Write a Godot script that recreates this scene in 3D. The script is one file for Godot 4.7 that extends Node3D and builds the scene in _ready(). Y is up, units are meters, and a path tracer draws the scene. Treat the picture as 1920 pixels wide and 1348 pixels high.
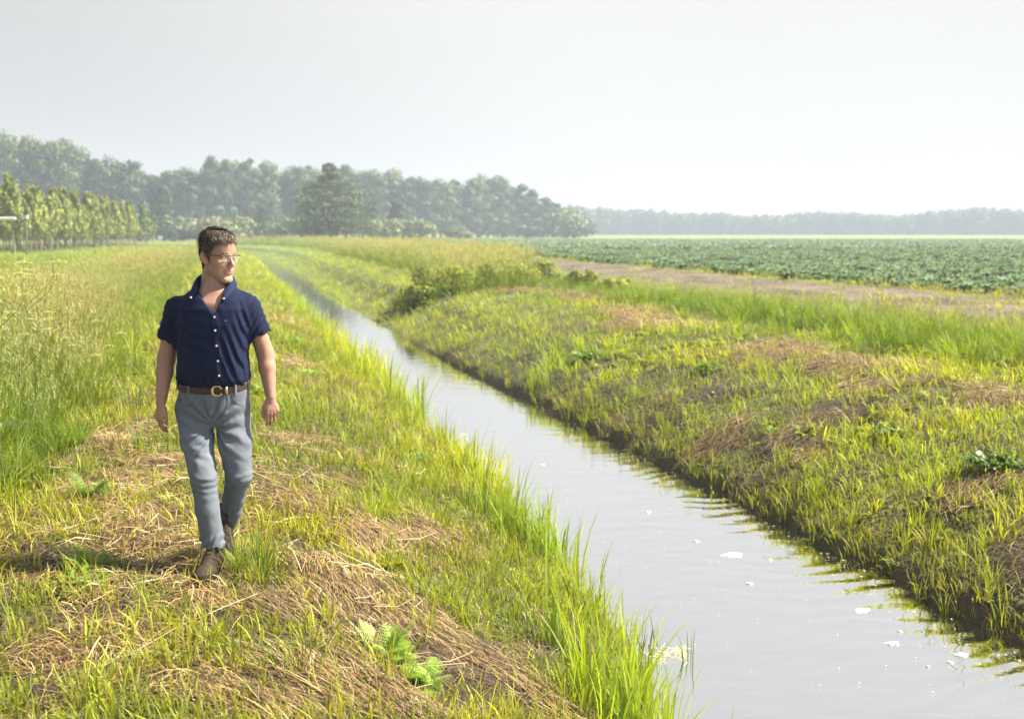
extends Node3D
# A man walks along a mown ditch bank; fields, a nursery of young trees and hazy woods lie behind him.
# x runs to the right, y up, and the far distance lies towards -z (d = -z). The water stands at y = -1.

const SUN_TOWARDS := Vector3(0.96, 1.0, -0.16)
const EYE := Vector3(0, 1.8, 0)
const PITCH := 0.1189

var rng := RandomNumberGenerator.new()
var big := FastNoiseLite.new()
var mid := FastNoiseLite.new()
var fine := FastNoiseLite.new()
var left_edge := PackedFloat32Array()
var right_edge := PackedFloat32Array()
var mats := {}
var taken := {}

func _ready() -> void:
	rng.seed = 4711
	big.seed = 5; big.frequency = 0.11; big.fractal_octaves = 3
	mid.seed = 9; mid.frequency = 0.55; mid.fractal_octaves = 3
	fine.seed = 23; fine.frequency = 2.6; fine.fractal_octaves = 2
	make_camera()
	make_sky()
	make_sun()
	make_edges()
	make_materials()
	make_ground()
	make_water()
	make_far_wood()
	make_forest()
	make_saplings()
	make_barrier()
	make_crops()
	make_ground_cover()
	make_plants()
	make_foam()
	make_scum()
	make_person()

func make_camera() -> void:
	var c := Camera3D.new()
	c.name = "camera"
	add_child(c)
	c.position = EYE
	c.rotation = Vector3(-PITCH, 0, 0)
	var a := CameraAttributesPhysical.new()
	a.frustum_focal_length = 35.61
	a.frustum_focus_distance = 5.7
	a.frustum_near = 0.05
	a.frustum_far = 4000.0
	a.exposure_aperture = 2.5
	c.attributes = a
	c.current = true

# The air of a hazy summer morning: palest along the horizon and towards the sun, greyer away from it.
func sky_light(towards: Vector3) -> Color:
	var el := asin(clampf(towards.y, -1, 1))
	var g := maxf(0.0, towards.dot(SUN_TOWARDS.normalized()))
	var side := 0.5 + 0.5 * towards.dot(SUN_TOWARDS.normalized())
	var up := clampf(el / 1.5708, 0, 1)
	var l := lerpf(0.192, 0.258, smoothstep(0.42, 0.645, side)) + 0.008 * exp(-up / 0.11) - 0.085 * up + 0.06 * pow(g, 6.0) + 0.4 * pow(g, 40.0)
	var tint := Color(0.98, 0.985, 1.0).lerp(Color(1.0, 0.998, 0.99), smoothstep(0.3, 0.9, side))
	tint = tint.lerp(Color(0.86, 0.94, 1.06), 0.7 * smoothstep(0.15, 0.9, up) * (1.0 - pow(g, 2.0)))
	l *= 1.0 + 0.035 * big.get_noise_3d(towards.x * 14.0, towards.y * 40.0, towards.z * 14.0)
	return Color(tint.r * l, tint.g * l, tint.b * l)

func make_sky() -> void:
	var w := 512
	var im := Image.create(w, w / 2, false, Image.FORMAT_RGBAF)
	for j in w / 2:
		var el := (0.5 - (j + 0.5) / (w / 2.0)) * PI
		for i in w:
			var az := (i + 0.5) / w * TAU   # the seam looks along -z
			var c := sky_light(Vector3(sin(az) * cos(el), sin(el), -cos(az) * cos(el)))
			if el < 0:
				c = Color(0.16, 0.17, 0.10)
			im.set_pixel(i, j, c)
	var m := PanoramaSkyMaterial.new()
	m.panorama = ImageTexture.create_from_image(im)
	var s := Sky.new()
	s.sky_material = m
	var e := Environment.new()
	e.background_mode = Environment.BG_SKY
	e.sky = s
	e.tonemap_mode = Environment.TONE_MAPPER_LINEAR
	e.tonemap_exposure = 3.6
	e.fog_enabled = true
	e.fog_density = 0.001
	e.fog_light_color = Color(0.84, 0.91, 1.0)
	e.sdfgi_enabled = true
	e.ssao_enabled = true
	e.ssil_enabled = true
	var we := WorldEnvironment.new()
	we.name = "air"
	we.environment = e
	add_child(we)

func make_sun() -> void:
	var l := DirectionalLight3D.new()
	l.name = "sun"
	l.light_energy = 1.6
	l.light_color = Color(1.0, 0.955, 0.86)
	l.light_angular_distance = 0.6
	l.shadow_enabled = true
	add_child(l)
	l.look_at_from_position(SUN_TOWARDS * 10.0, Vector3.ZERO, Vector3.UP)

# ---------------------------------------------------------------- names and meshes
func numbered(called: String) -> String:
	var n: int = taken.get(called, 0)
	taken[called] = n + 1
	return called if n == 0 else "%s_%03d" % [called, n]

func tag(o: Node, label := "", category := "", group := "", kind := "") -> void:
	if label: o.set_meta("label", label)
	if category: o.set_meta("category", category)
	if group: o.set_meta("group", group)
	if kind: o.set_meta("kind", kind)

func thing(called: String, at: Vector3, turn := 0.0) -> Node3D:
	var o := Node3D.new()
	o.name = numbered(called)
	o.position = at
	o.rotation.y = turn
	add_child(o)
	return o

func obj(called: String, mesh: Mesh, m: Material, parent: Node = null) -> MeshInstance3D:
	var o := MeshInstance3D.new()
	o.mesh = mesh
	o.material_override = m
	if parent:
		o.name = called
		parent.add_child(o, true)
	else:
		o.name = numbered(called)
		add_child(o)
	return o

func copy(o: Node3D) -> Node3D:
	var c: Node3D = o.duplicate()
	var base: String = o.name
	var cut := base.rfind("_")
	if cut > 0 and base.substr(cut + 1).is_valid_int():
		base = base.substr(0, cut)
	c.name = numbered(base)
	add_child(c)
	return c

class Shape:
	var v := PackedVector3Array()
	var n := PackedVector3Array()
	var c := PackedColorArray()
	var t := PackedInt32Array()
	var smooth := false

	func tri(a: Vector3, b: Vector3, d: Vector3, ca: Color, cb: Color, cd: Color) -> void:
		var k := v.size()
		v.append(a); v.append(b); v.append(d)
		c.append(ca); c.append(cb); c.append(cd)
		t.append(k); t.append(k + 1); t.append(k + 2)

	func quad(a: Vector3, b: Vector3, d: Vector3, e: Vector3, ca: Color, cb: Color) -> void:   # a, b at the root; d, e at the end
		var k := v.size()
		v.append(a); v.append(b); v.append(d); v.append(e)
		c.append(ca); c.append(ca); c.append(cb); c.append(cb)
		t.append(k); t.append(k + 1); t.append(k + 2)
		t.append(k); t.append(k + 2); t.append(k + 3)

	# a flat ribbon along points, its width across `side`; narrow at the end
	func ribbon(pts: Array, widths: Array, side: Vector3, c0: Color, c1: Color) -> void:
		var k := v.size()
		var m := pts.size()
		for i in m:
			var p: Vector3 = pts[i]
			var f := float(i) / (m - 1)
			var col := c0.lerp(c1, f)
			var w: float = widths[i]
			v.append(p - side * w * 0.5); c.append(col)
			v.append(p + side * w * 0.5); c.append(col)
		for i in m - 1:
			var a := k + i * 2
			t.append(a); t.append(a + 1); t.append(a + 3)
			t.append(a); t.append(a + 3); t.append(a + 2)

	func tube(pts: Array, radii: Array, sides: int, col: Color, caps := true) -> void:
		smooth = true
		var k := v.size()
		var m := pts.size()
		var up := Vector3.UP
		for i in m:
			var p: Vector3 = pts[i]
			var a: Vector3 = pts[maxi(i - 1, 0)]
			var b: Vector3 = pts[mini(i + 1, m - 1)]
			var d := (b - a).normalized()
			if absf(d.dot(up)) > 0.95: up = Vector3.RIGHT if absf(d.x) < 0.9 else Vector3.BACK
			var s := d.cross(up).normalized()
			var q := s.cross(d).normalized()
			up = q
			for j in sides:
				var an := TAU * j / sides
				var o := s * cos(an) + q * sin(an)
				var r: float = radii[i]
				v.append(p + o * r); c.append(col)
		for i in m - 1:
			for j in sides:
				var a := k + i * sides + j
				var b := k + i * sides + (j + 1) % sides
				t.append(a); t.append(b); t.append(b + sides)
				t.append(a); t.append(b + sides); t.append(a + sides)
		if caps:
			for e in [0, m - 1]:
				var ci := v.size()
				v.append(pts[e]); c.append(col)
				for j in sides:
					var a: int = k + e * sides + j
					var b: int = k + e * sides + (j + 1) % sides
					if e == 0:
						t.append(ci); t.append(b); t.append(a)
					else:
						t.append(ci); t.append(a); t.append(b)

	func box(lo: Vector3, hi: Vector3, x: Transform3D, col: Color) -> void:
		var p := []
		for i in 8:
			p.append(x * Vector3(hi.x if i & 1 else lo.x, hi.y if i & 2 else lo.y, hi.z if i & 4 else lo.z))
		for f in [[0, 2, 3, 1], [4, 5, 7, 6], [0, 1, 5, 4], [2, 6, 7, 3], [0, 4, 6, 2], [1, 3, 7, 5]]:
			quad(p[f[0]], p[f[1]], p[f[2]], p[f[3]], col, col)

	func normals() -> void:
		n.resize(v.size())
		n.fill(Vector3.ZERO)
		for i in range(0, t.size(), 3):
			var a := v[t[i]]
			var f := (v[t[i + 2]] - a).cross(v[t[i + 1]] - a)
			n[t[i]] += f; n[t[i + 1]] += f; n[t[i + 2]] += f
		for i in n.size():
			n[i] = n[i].normalized()

	func mesh() -> ArrayMesh:
		var a := []
		a.resize(Mesh.ARRAY_MAX)
		a[Mesh.ARRAY_VERTEX] = v
		if smooth and n.is_empty():
			normals()
		if n.size() == v.size():
			a[Mesh.ARRAY_NORMAL] = n
		a[Mesh.ARRAY_COLOR] = c
		a[Mesh.ARRAY_INDEX] = t
		var m := ArrayMesh.new()
		m.add_surface_from_arrays(Mesh.PRIMITIVE_TRIANGLES, a)
		return m

func R(a: float, b: float) -> float:
	return rng.randf_range(a, b)

func shade(c: Color, k: float) -> Color:
	return Color(c.r * k, c.g * k, c.b * k)

func noise_tex(size: int, freq: float, octaves: int, seed_: int, normal := false, strength := 4.0, low := Color.BLACK, high := Color.WHITE) -> NoiseTexture2D:
	var f := FastNoiseLite.new()
	f.seed = seed_
	f.frequency = freq
	f.fractal_octaves = octaves
	var t := NoiseTexture2D.new()
	t.width = size
	t.height = size
	t.seamless = true
	t.noise = f
	t.as_normal_map = normal
	t.bump_strength = strength
	if not normal:
		var g := Gradient.new()
		g.set_color(0, low)
		g.set_color(1, high)
		t.color_ramp = g
	return t

func mat(called: String, rough := 0.8, tinted := true) -> StandardMaterial3D:
	var m := StandardMaterial3D.new()
	m.resource_name = called
	m.roughness = rough
	m.vertex_color_use_as_albedo = tinted
	mats[called] = m
	return m

func make_materials() -> void:
	var g := mat("grass", 0.5)
	g.backlight_enabled = true
	g.backlight = Color(1.0, 0.97, 0.55)
	g.metallic_specular = 0.4
	var l := mat("leaf", 0.42)
	l.backlight_enabled = true
	l.backlight = Color(0.9, 0.95, 0.5)
	var tl := mat("tree_leaf", 0.6)
	tl.backlight_enabled = true
	tl.backlight = Color(0.62, 0.7, 0.35)
	var s := mat("straw", 0.6)
	s.backlight_enabled = true
	s.backlight = Color(0.42, 0.38, 0.3)
	mat("bark", 0.9)
	var gr := mat("earth", 0.95)
	gr.albedo_texture = noise_tex(512, 0.02, 4, 3, false, 1, Color(0.55, 0.55, 0.55), Color(1, 1, 1))
	gr.uv1_triplanar = true
	gr.uv1_world_triplanar = true
	gr.uv1_scale = Vector3(0.45, 0.45, 0.45)
	gr.heightmap_enabled = true
	gr.heightmap_texture = noise_tex(512, 0.05, 5, 8)
	gr.heightmap_scale = 6.0
	var w := mat("water", 0.04, false)
	w.albedo_color = Color(0.90, 0.90, 0.905)
	w.metallic = 1.0
	w.metallic_specular = 0.7
	w.normal_enabled = true
	w.normal_texture = noise_tex(512, 0.016, 3, 31, true, 3.0)
	w.normal_scale = 0.15
	w.uv1_scale = Vector3(0.24, 0.75, 1)
	var f := mat("foam", 0.9)
	f.metallic_specular = 0.3
	var wp := mat("white_paint", 0.5, false)
	wp.albedo_color = Color(0.78, 0.78, 0.78)
# ---------------------------------------------------------------- the lie of the land
const LEFT := [[-6.0, 2.9], [0.0, 1.7], [3.0, 1.1], [5.9, 0.82], [7.6, 0.7], [9.7, 0.2], [11.9, -0.3], [15.2, -1.25], [18.0, -2.05], [24.4, -3.8], [32.0, -5.8], [45.0, -9.36], [63.0, -14.1], [103.0, -24.1], [125.0, -31.0], [145.0, -41.0], [165.0, -58.0], [400.0, -58.0]]
const RIGHT := [[-6.0, 6.9], [0.0, 5.2], [7.0, 3.45], [8.1, 3.1], [10.3, 2.5], [13.35, 1.6], [17.0, 0.4], [22.85, -1.4], [36.3, -5.1], [54.0, -9.8], [75.0, -15.1], [99.0, -21.3], [120.0, -27.3], [140.0, -35.0], [160.0, -48.0], [175.0, -52.0], [400.0, -52.0]]
const LEFT_BANK := [[0.0, -1.02], [0.1, -0.88], [0.5, -0.66], [1.2, -0.36], [1.9, -0.13], [2.6, -0.03], [3.2, 0.0], [4.5, 0.0], [6.0, 0.05], [9.0, 0.0]]
const RIGHT_BANK := [[0.0, -1.03], [0.14, -0.84], [0.8, -0.53], [1.8, -0.25], [2.8, -0.07], [3.6, 0.0], [5.0, 0.03], [9.0, 0.0]]
const STRAW := [[-2.14,6.32,0.41,0.62], [-2.75,7.58,0.34,0.67], [-1.61,7.15,0.32,0.34], [-3.31,9.30,0.33,0.63], [-1.44,5.24,0.68,0.23], [-1.87,4.44,0.33,0.17], [-1.23,5.98,0.24,0.21], [-0.94,5.90,0.27,0.25], [-0.59,5.67,0.28,0.32], [-0.22,5.38,0.24,0.34], [0.11,5.16,0.18,0.28], [-2.12,9.48,0.33,0.35], [-3.33,15.75,0.35,0.67], [-5.48,24.85,0.43,1.35], [-1.45,7.08,0.21,0.26], [-0.80,4.47,0.36,0.24], [-1.13,4.23,0.32,0.20], [-2.63,8.19,0.33,0.57], [-3.80,11.03,0.33,0.70], [2.88,21.26,0.99,1.43], [1.89,29.11,0.74,1.50], [0.00,33.11,0.83,1.86], [3.95,16.02,0.75,0.90], [4.63,14.36,0.67,0.66], [5.42,11.77,0.45,0.66], [2.40,12.43,0.37,0.54], [3.11,11.33,0.29,0.47], [4.10,9.02,0.31,0.20], [4.49,12.87,0.43,0.26], [-1.21,40.47,0.81,2.27], [2.58,23.42,0.59,1.18], [-1.24,9.34,0.23,0.36], [-0.95,6.81,0.24,0.35], [-0.53,7.32,0.22,0.35]]
const SOIL := [[-2.26,5.63,0.56,0.22], [-2.03,4.95,0.22,0.13], [-0.94,5.68,0.20,0.12], [-0.29,5.07,0.30,0.41], [2.78,14.09,0.45,0.36], [3.78,12.23,0.27,0.46], [2.98,11.47,0.33,0.24], [3.78,7.71,0.19,0.35], [2.68,10.94,0.24,0.13], [0.42,20.87,0.22,0.27], [-0.71,5.22,0.21,0.29], [-1.60,8.01,0.16,0.16], [3.15,8.25,0.18,0.07], [1.96,13.77,0.30,0.21], [1.34,15.55,0.22,0.19]]

func along(table: Array, at: float) -> float:
	if at <= table[0][0]:
		return table[0][1]
	for i in table.size() - 1:
		var b: Array = table[i + 1]
		if at <= b[0]:
			var a: Array = table[i]
			return lerpf(a[1], b[1], (at - a[0]) / (b[0] - a[0]))
	return table[-1][1]

func make_edges() -> void:
	for i in 1640:
		var d := -6.0 + i * 0.25
		var w := clampf(0.9 + d * 0.05, 0.9, 6.0)
		var a := 0.0
		var b := 0.0
		for k in 7:
			a += along(LEFT, d + (k - 3) / 3.0 * w)
			b += along(RIGHT, d + (k - 3) / 3.0 * w)
		var rough := 0.13 * minf(1.0, 30.0 / maxf(d, 1.0))
		left_edge.append(a / 7.0 + rough * (mid.get_noise_2d(d * 1.6, 7.0) + 0.5 * fine.get_noise_2d(d, 3.0)))
		right_edge.append(b / 7.0 + rough * (mid.get_noise_2d(d * 1.6, 97.0) + 0.5 * fine.get_noise_2d(d, 53.0)))

func edge(e: PackedFloat32Array, d: float) -> float:
	var f := clampf((d + 6.0) * 4.0, 0.0, 1638.0)
	var i := int(f)
	return lerpf(e[i], e[i + 1], f - i)

func smooth_along(table: Array, t: float) -> float:
	return (along(table, t - 0.18) + 2.0 * along(table, t) + along(table, t + 0.18)) * 0.25 if t > 0.2 else along(table, t)

func height(x: float, d: float) -> float:
	var l := edge(left_edge, d)
	var r := edge(right_edge, d)
	var open := 1.0 - smoothstep(150.0, 172.0, d)
	var y := 0.0
	var rough := 0.0
	if x < l:
		var t := l - x
		y = smooth_along(LEFT_BANK, t)
		rough = smoothstep(0.0, 0.5, t)
	elif x > r:
		var t := x - r
		y = lerpf(smooth_along(RIGHT_BANK, t), -1.0 + 0.28 * t, smoothstep(18.0, 34.0, d) * (1.0 - smoothstep(0.9, 2.0, t)))
		rough = smoothstep(0.0, 0.5, t)
		# slips and runnels down the right bank
		if t < 4.0 and d < 60.0:
			y -= 0.055 * maxf(0.0, mid.get_noise_2d(d * 1.5 - t * 0.5, t * 0.25 + 40.0)) * smoothstep(0.0, 0.6, t) * (1.0 - smoothstep(2.6, 4.0, t))
	else:
		y = -1.02 - minf(0.6 * minf(x - l, r - x), 0.5)
	y *= open
	if rough > 0.0 and d < 120.0:
		y += rough * (0.05 * mid.get_noise_2d(x, d) + 0.018 * fine.get_noise_2d(x * 1.5, d * 1.5))
	return y

func spot(list: Array, x: float, d: float, ragged: float) -> float:
	var best := 0.0
	for s in list:
		var ex: float = (x - s[0]) / s[2]
		if absf(ex) > 1.7: continue
		var ed: float = (d - s[1]) / s[3]
		if absf(ed) > 1.7: continue
		var q := 1.25 - sqrt(ex * ex + ed * ed) + ragged
		if q > best: best = q
	return smoothstep(0.0, 0.5, best)

func straw_at(x: float, d: float) -> float:
	var r := 0.55 * fine.get_noise_2d(x * 0.8, d * 0.8) + 0.5 * mid.get_noise_2d(x * 1.7 + 50, d * 1.7)
	var s := spot(STRAW, x, d, r)
	if d > 3.0 and d < 14.0 and x < 0:   # the strewn path on the left bank
		var t := edge(left_edge, d) - x
		s = maxf(s, (1.0 - smoothstep(0.7, 1.9, absf(t - 2.9))) * smoothstep(-0.12, 0.45, r) * 0.9 * (1.0 - smoothstep(8.0, 11.0, d)))
	if d < 4.6 and x < 1.0:
		s = maxf(s, 0.7 * smoothstep(-0.05, 0.45, r))
	return s

func soil_at(x: float, d: float) -> float:
	return maxf(0.8 * smoothstep(0.22, 0.5, mid.get_noise_2d(x * 1.9 + 77.0, d * 1.9)) * (1.0 - smoothstep(7.0, 9.5, d)) * (1.0 if x < 1.0 else 0.0), spot(SOIL, x, d, 0.5 * fine.get_noise_2d(x + 9, d) + 0.35 * mid.get_noise_2d(x * 2.0, d * 2.0)))

# where the camera can see a point, with room to step aside
func in_view(x: float, y: float, d: float, margin := 0.12) -> bool:
	if d < 2.2: return false
	var yc := (y - EYE.y) * cos(PITCH) + d * sin(PITCH)
	var zc := d * cos(PITCH) - (y - EYE.y) * sin(PITCH)
	return absf(x / zc) < 0.48 + margin + 0.5 / d and yc / zc > -0.337 - margin

const C_SOIL := Color(0.075, 0.052, 0.034)
const C_TURF := Color(0.10, 0.115, 0.03)
const C_LAWN := Color(0.25, 0.31, 0.05)
const C_STRAW := Color(0.34, 0.245, 0.13)
const C_TRACK := Color(0.30, 0.245, 0.195)
const C_MEADOW := Color(0.25, 0.34, 0.07)

func ground_color(x: float, d: float, y: float) -> Color:
	var l := edge(left_edge, d)
	var r := edge(right_edge, d)
	var nb := big.get_noise_2d(x, d)
	var nm := mid.get_noise_2d(x, d)
	var c := C_TURF.lerp(C_LAWN, smoothstep(14.0, 40.0, d)).lerp(C_SOIL, clampf(0.30 + nm * 1.1, 0.0, 0.85) * (1.0 - smoothstep(30.0, 90.0, d) * 0.8))
	if d < 45.0:
		c = c.lerp(C_STRAW.lerp(shade(C_SOIL, 0.8), 0.85 + 0.2 * nm), straw_at(x, d) * 0.95)
		c = c.lerp(shade(C_SOIL, 0.8), soil_at(x, d))
	if x >= l and x <= r and d < 160.0:
		return Color(0.05, 0.04, 0.025)
	var edge_t := (l - x) if x < l else (x - r)
	if d < 150.0:
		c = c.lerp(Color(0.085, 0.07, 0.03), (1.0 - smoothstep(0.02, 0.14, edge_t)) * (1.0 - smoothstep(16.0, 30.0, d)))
	if x > r:
		var t := x - r
		var field := smoothstep(17.0, 19.0, t + nb * 2.0) * smoothstep(20, 40, d + t * 0.4)
		c = c.lerp(Color(0.085, 0.075, 0.04), field)
		c = c.lerp(Color(0.24, 0.33, 0.06), smoothstep(60, 130, d) * (1.0 - field))
		c = c.lerp(C_MEADOW, smoothstep(205.0, 215.0, d))
	else:
		c = c.lerp(Color(0.26, 0.30, 0.07), smoothstep(60, 130, d))
	return c

func make_ground() -> void:
	var rows := []
	var d := -5.0
	while d < 1500.0:
		rows.append(d)
		d += 0.6 if d < 2.0 else 0.11 if d < 10.0 else 0.11 * pow(d / 10.0, 1.15) if d < 150 else d * 0.05
	var offs := []
	var t := 0.03
	while t < 1500.0:
		offs.append(t)
		t += 0.09 if t < 4.5 else 0.09 + (t - 4.5) * 0.13
	var ditch := [0.0, 0.15, 0.5, 0.85, 1.0]
	var s := Shape.new()
	s.smooth = true
	var cols := offs.size() * 2 + ditch.size()
	for dd in rows:
		var l := edge(left_edge, dd)
		var r := edge(right_edge, dd)
		for k in cols:
			var x: float
			if k < offs.size(): x = l - offs[offs.size() - 1 - k]
			elif k < offs.size() + ditch.size(): x = lerpf(l, r, ditch[k - offs.size()])
			else: x = r + offs[k - offs.size() - ditch.size()]
			var y := height(x, dd)
			s.v.append(Vector3(x, y, -dd))
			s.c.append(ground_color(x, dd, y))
	for j in rows.size() - 1:
		for k in cols - 1:
			var a := j * cols + k
			s.t.append_array([a, a + cols, a + cols + 1, a, a + cols + 1, a + 1])
	var g := obj("ground", s.mesh(), mats.earth)
	tag(g, "grassy and bare earth of the ditch banks and flat fields", "", "", "structure")
	# the sandy track between the rough grass and the crop
	var tr := Shape.new()
	tr.smooth = true
	var n := 0
	d = 16.0
	while d < 92.0:
		for k in 9:
			var f := k / 8.0
			var x := edge(right_edge, d) + lerpf(11.3 + 0.6 * mid.get_noise_1d(d * 0.6), 16.4 + 0.7 * mid.get_noise_1d(d * 0.5 + 70), f)
			var rut := -0.03 * (exp(-pow((f - 0.28) / 0.09, 2)) + exp(-pow((f - 0.72) / 0.09, 2)))
			tr.v.append(Vector3(x, height(x, d) + 0.045 + rut - (0.06 if k == 0 or k == 8 else 0.0), -d))
			var m := 0.78 + 0.4 * mid.get_noise_2d(x * 0.8, d * 0.4)
			tr.c.append(shade(C_TRACK.lerp(C_SOIL, clampf(0.25 + 1.1 * mid.get_noise_2d(x * 1.4 + 30, d * 0.5), 0, 0.8)), m))
		n += 1
		d += 0.5
	for j in n - 1:
		for k in 8:
			var a := j * 9 + k
			tr.t.append_array([a, a + 9, a + 10, a, a + 10, a + 1])
	tag(obj("dirt_track", tr.mesh(), mats.earth), "bare sandy farm track with wheel ruts along the crop", "", "", "structure")

func make_water() -> void:
	var v := PackedVector3Array()
	var uv := PackedVector2Array()
	var t := PackedInt32Array()
	var d := -4.0
	var n := 0
	var across := 72
	while d < 176.0:
		var l := edge(left_edge, d) - 0.3
		var r := edge(right_edge, d) + 0.3
		for k in across + 1:
			var x := lerpf(l, r, float(k) / across)
			# small waves that run out from the right bank
			var near := exp(-maxf(0.0, r - 0.3 - x) / 0.75) * exp(-pow((d - 7.0) / 5.0, 2))
			var phase := (d * 2.0 + (r - x) * 0.7 + 1.1 * mid.get_noise_2d(x * 0.7, d * 0.6)) * TAU * 1.9
			near *= 0.55 + 0.9 * maxf(0.0, 0.4 + mid.get_noise_2d(x * 1.3 + 60.0, d * 1.1))
			var y := 0.0046 * near * sin(phase) + 0.0030 * mid.get_noise_2d(x * 2.2, d * 4.5) * exp(-d / 26.0)
			y += 0.0012 * fine.get_noise_2d(x * 1.0, d * 2.6) * exp(-d / 12.0)
			v.append(Vector3(x, -1.0 + y, -d))
			uv.append(Vector2(x, d))
		n += 1
		d += 0.2 if d < 3.0 else 0.045 if d < 12.0 else 0.045 * d / 12.0
	for j in n - 1:
		for k in across:
			var a := j * (across + 1) + k
			t.append_array([a, a + across + 1, a + across + 2, a, a + across + 2, a + 1])
	var s := Shape.new()
	s.v = v
	s.t = t
	s.normals()
	var ar := []
	ar.resize(Mesh.ARRAY_MAX)
	ar[Mesh.ARRAY_VERTEX] = v
	ar[Mesh.ARRAY_NORMAL] = s.n
	ar[Mesh.ARRAY_TEX_UV] = uv
	ar[Mesh.ARRAY_INDEX] = t
	var m := ArrayMesh.new()
	m.add_surface_from_arrays(Mesh.PRIMITIVE_TRIANGLES, ar)
	tag(obj("water", m, mats.water), "still pale water of the straight ditch", "", "", "structure")

func make_scum() -> void:
	# pale flecks of duckweed and froth that drift against the right bank
	var s := Shape.new()
	for k in 7:
		s.v.append(Vector3(cos(k * TAU / 7.0) * R(0.006, 0.012), 0.003, sin(k * TAU / 7.0) * R(0.005, 0.009)))
		s.c.append(Color.WHITE)
	s.t = PackedInt32Array([0, 1, 2, 0, 2, 3, 0, 3, 4, 0, 4, 5, 0, 5, 6])
	var list := []
	for i in 420:
		var d := R(6.2, 18.0)
		var q := absf(rng.randfn()) * 0.16
		if fine.get_noise_1d(d * 0.8) < -0.1 and q < 0.3: continue
		var z := R(0.4, 1.5)
		var c := Color(0.20, 0.22, 0.10).lerp(Color(0.45, 0.45, 0.33), rng.randf())
		list.append([Transform3D(Basis(Vector3.UP, R(0, TAU)).scaled(Vector3(z, 1, z)), Vector3(edge(right_edge, d) - 0.04 - q, -1.0 + 0.006, -d)), c])
	for i in 160:   # lone bubbles on the open water
		var d := R(5.6, 13.0)
		var z := R(0.25, 0.6)
		list.append([Transform3D(Basis(Vector3.UP, R(0, TAU)).scaled(Vector3(z, 2, z)), Vector3(lerpf(edge(left_edge, d), edge(right_edge, d), R(0.15, 0.95)), -1.0 + 0.005, -d)), Color(0.6, 0.6, 0.56)])
	many("water_scum", s.mesh(), mats.foam, list, "pale flecks of scum and bubbles drifting along the right water's edge")

func make_foam() -> void:
	var spots := [[1.37,10.48,0.063], [1.68,9.46,0.066], [1.93,9.05,0.190], [2.22,8.90,0.045], [1.91,8.27,0.066], [2.62,7.67,0.130], [2.61,7.02,0.105], [3.00,6.83,0.102], [2.87,6.70,0.054], [2.74,7.24,0.036], [2.70,6.63,0.027], [0.37,12.66,0.076], [-0.67,14.61,0.073]]
	var names := ["small white foam patch on open water beyond the ditch's middle", "second small foam patch just beyond the long foam streak", "longest white foam streak floating in the ditch", "little foam dot right of the long foam streak", "lone round foam patch in mid water below the long streak", "ragged foam patch nearest the mossy ripples of the right bank", "broad foam patch near the lower right of the water", "thick foam clump closest to the right bank's reeds", "small foam blob just left of the thick clump", "tiny foam fleck between the broad patches", "tiniest foam fleck nearest the camera", "faint foam patch further up the ditch", "faint foam patch farthest up the ditch"]
	for i in spots.size():
		var s: Array = spots[i]
		var sh := Shape.new()
		sh.smooth = true
		var m := 16
		var w: float = s[2] * 0.5
		sh.v.append(Vector3(0, 0.007, 0)); sh.c.append(Color(0.58, 0.58, 0.54))
		for ring in 3:
			for k in m:
				var a := TAU * k / m
				var q: float = (0.55 + 0.45 * fine.get_noise_2d(cos(a) * 0.5 + i * 9.0, sin(a) * 0.5) + R(-0.08, 0.1)) * [0.55, 0.92, 1.0][ring] * 1.5
				sh.v.append(Vector3(cos(a) * w * q, [0.007 + R(0, 0.003), 0.005, -0.004][ring], sin(a) * w * q * 0.75))
				sh.c.append(Color(0.58, 0.58, 0.54))
		for k in m:
			var b := (k + 1) % m
			sh.t.append_array([0, 1 + k, 1 + b])
			for ring in 2:
				var o := 1 + ring * m
				sh.t.append_array([o + k, o + m + k, o + m + b, o + k, o + m + b, o + b])
		var o := obj("foam_patch", sh.mesh(), mats.foam)
		o.position = Vector3(s[0], -1.0, -s[1])
		o.rotation.y = R(-0.5, 0.5)
		tag(o, names[i], "foam", "foam patches on the ditch water")
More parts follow.
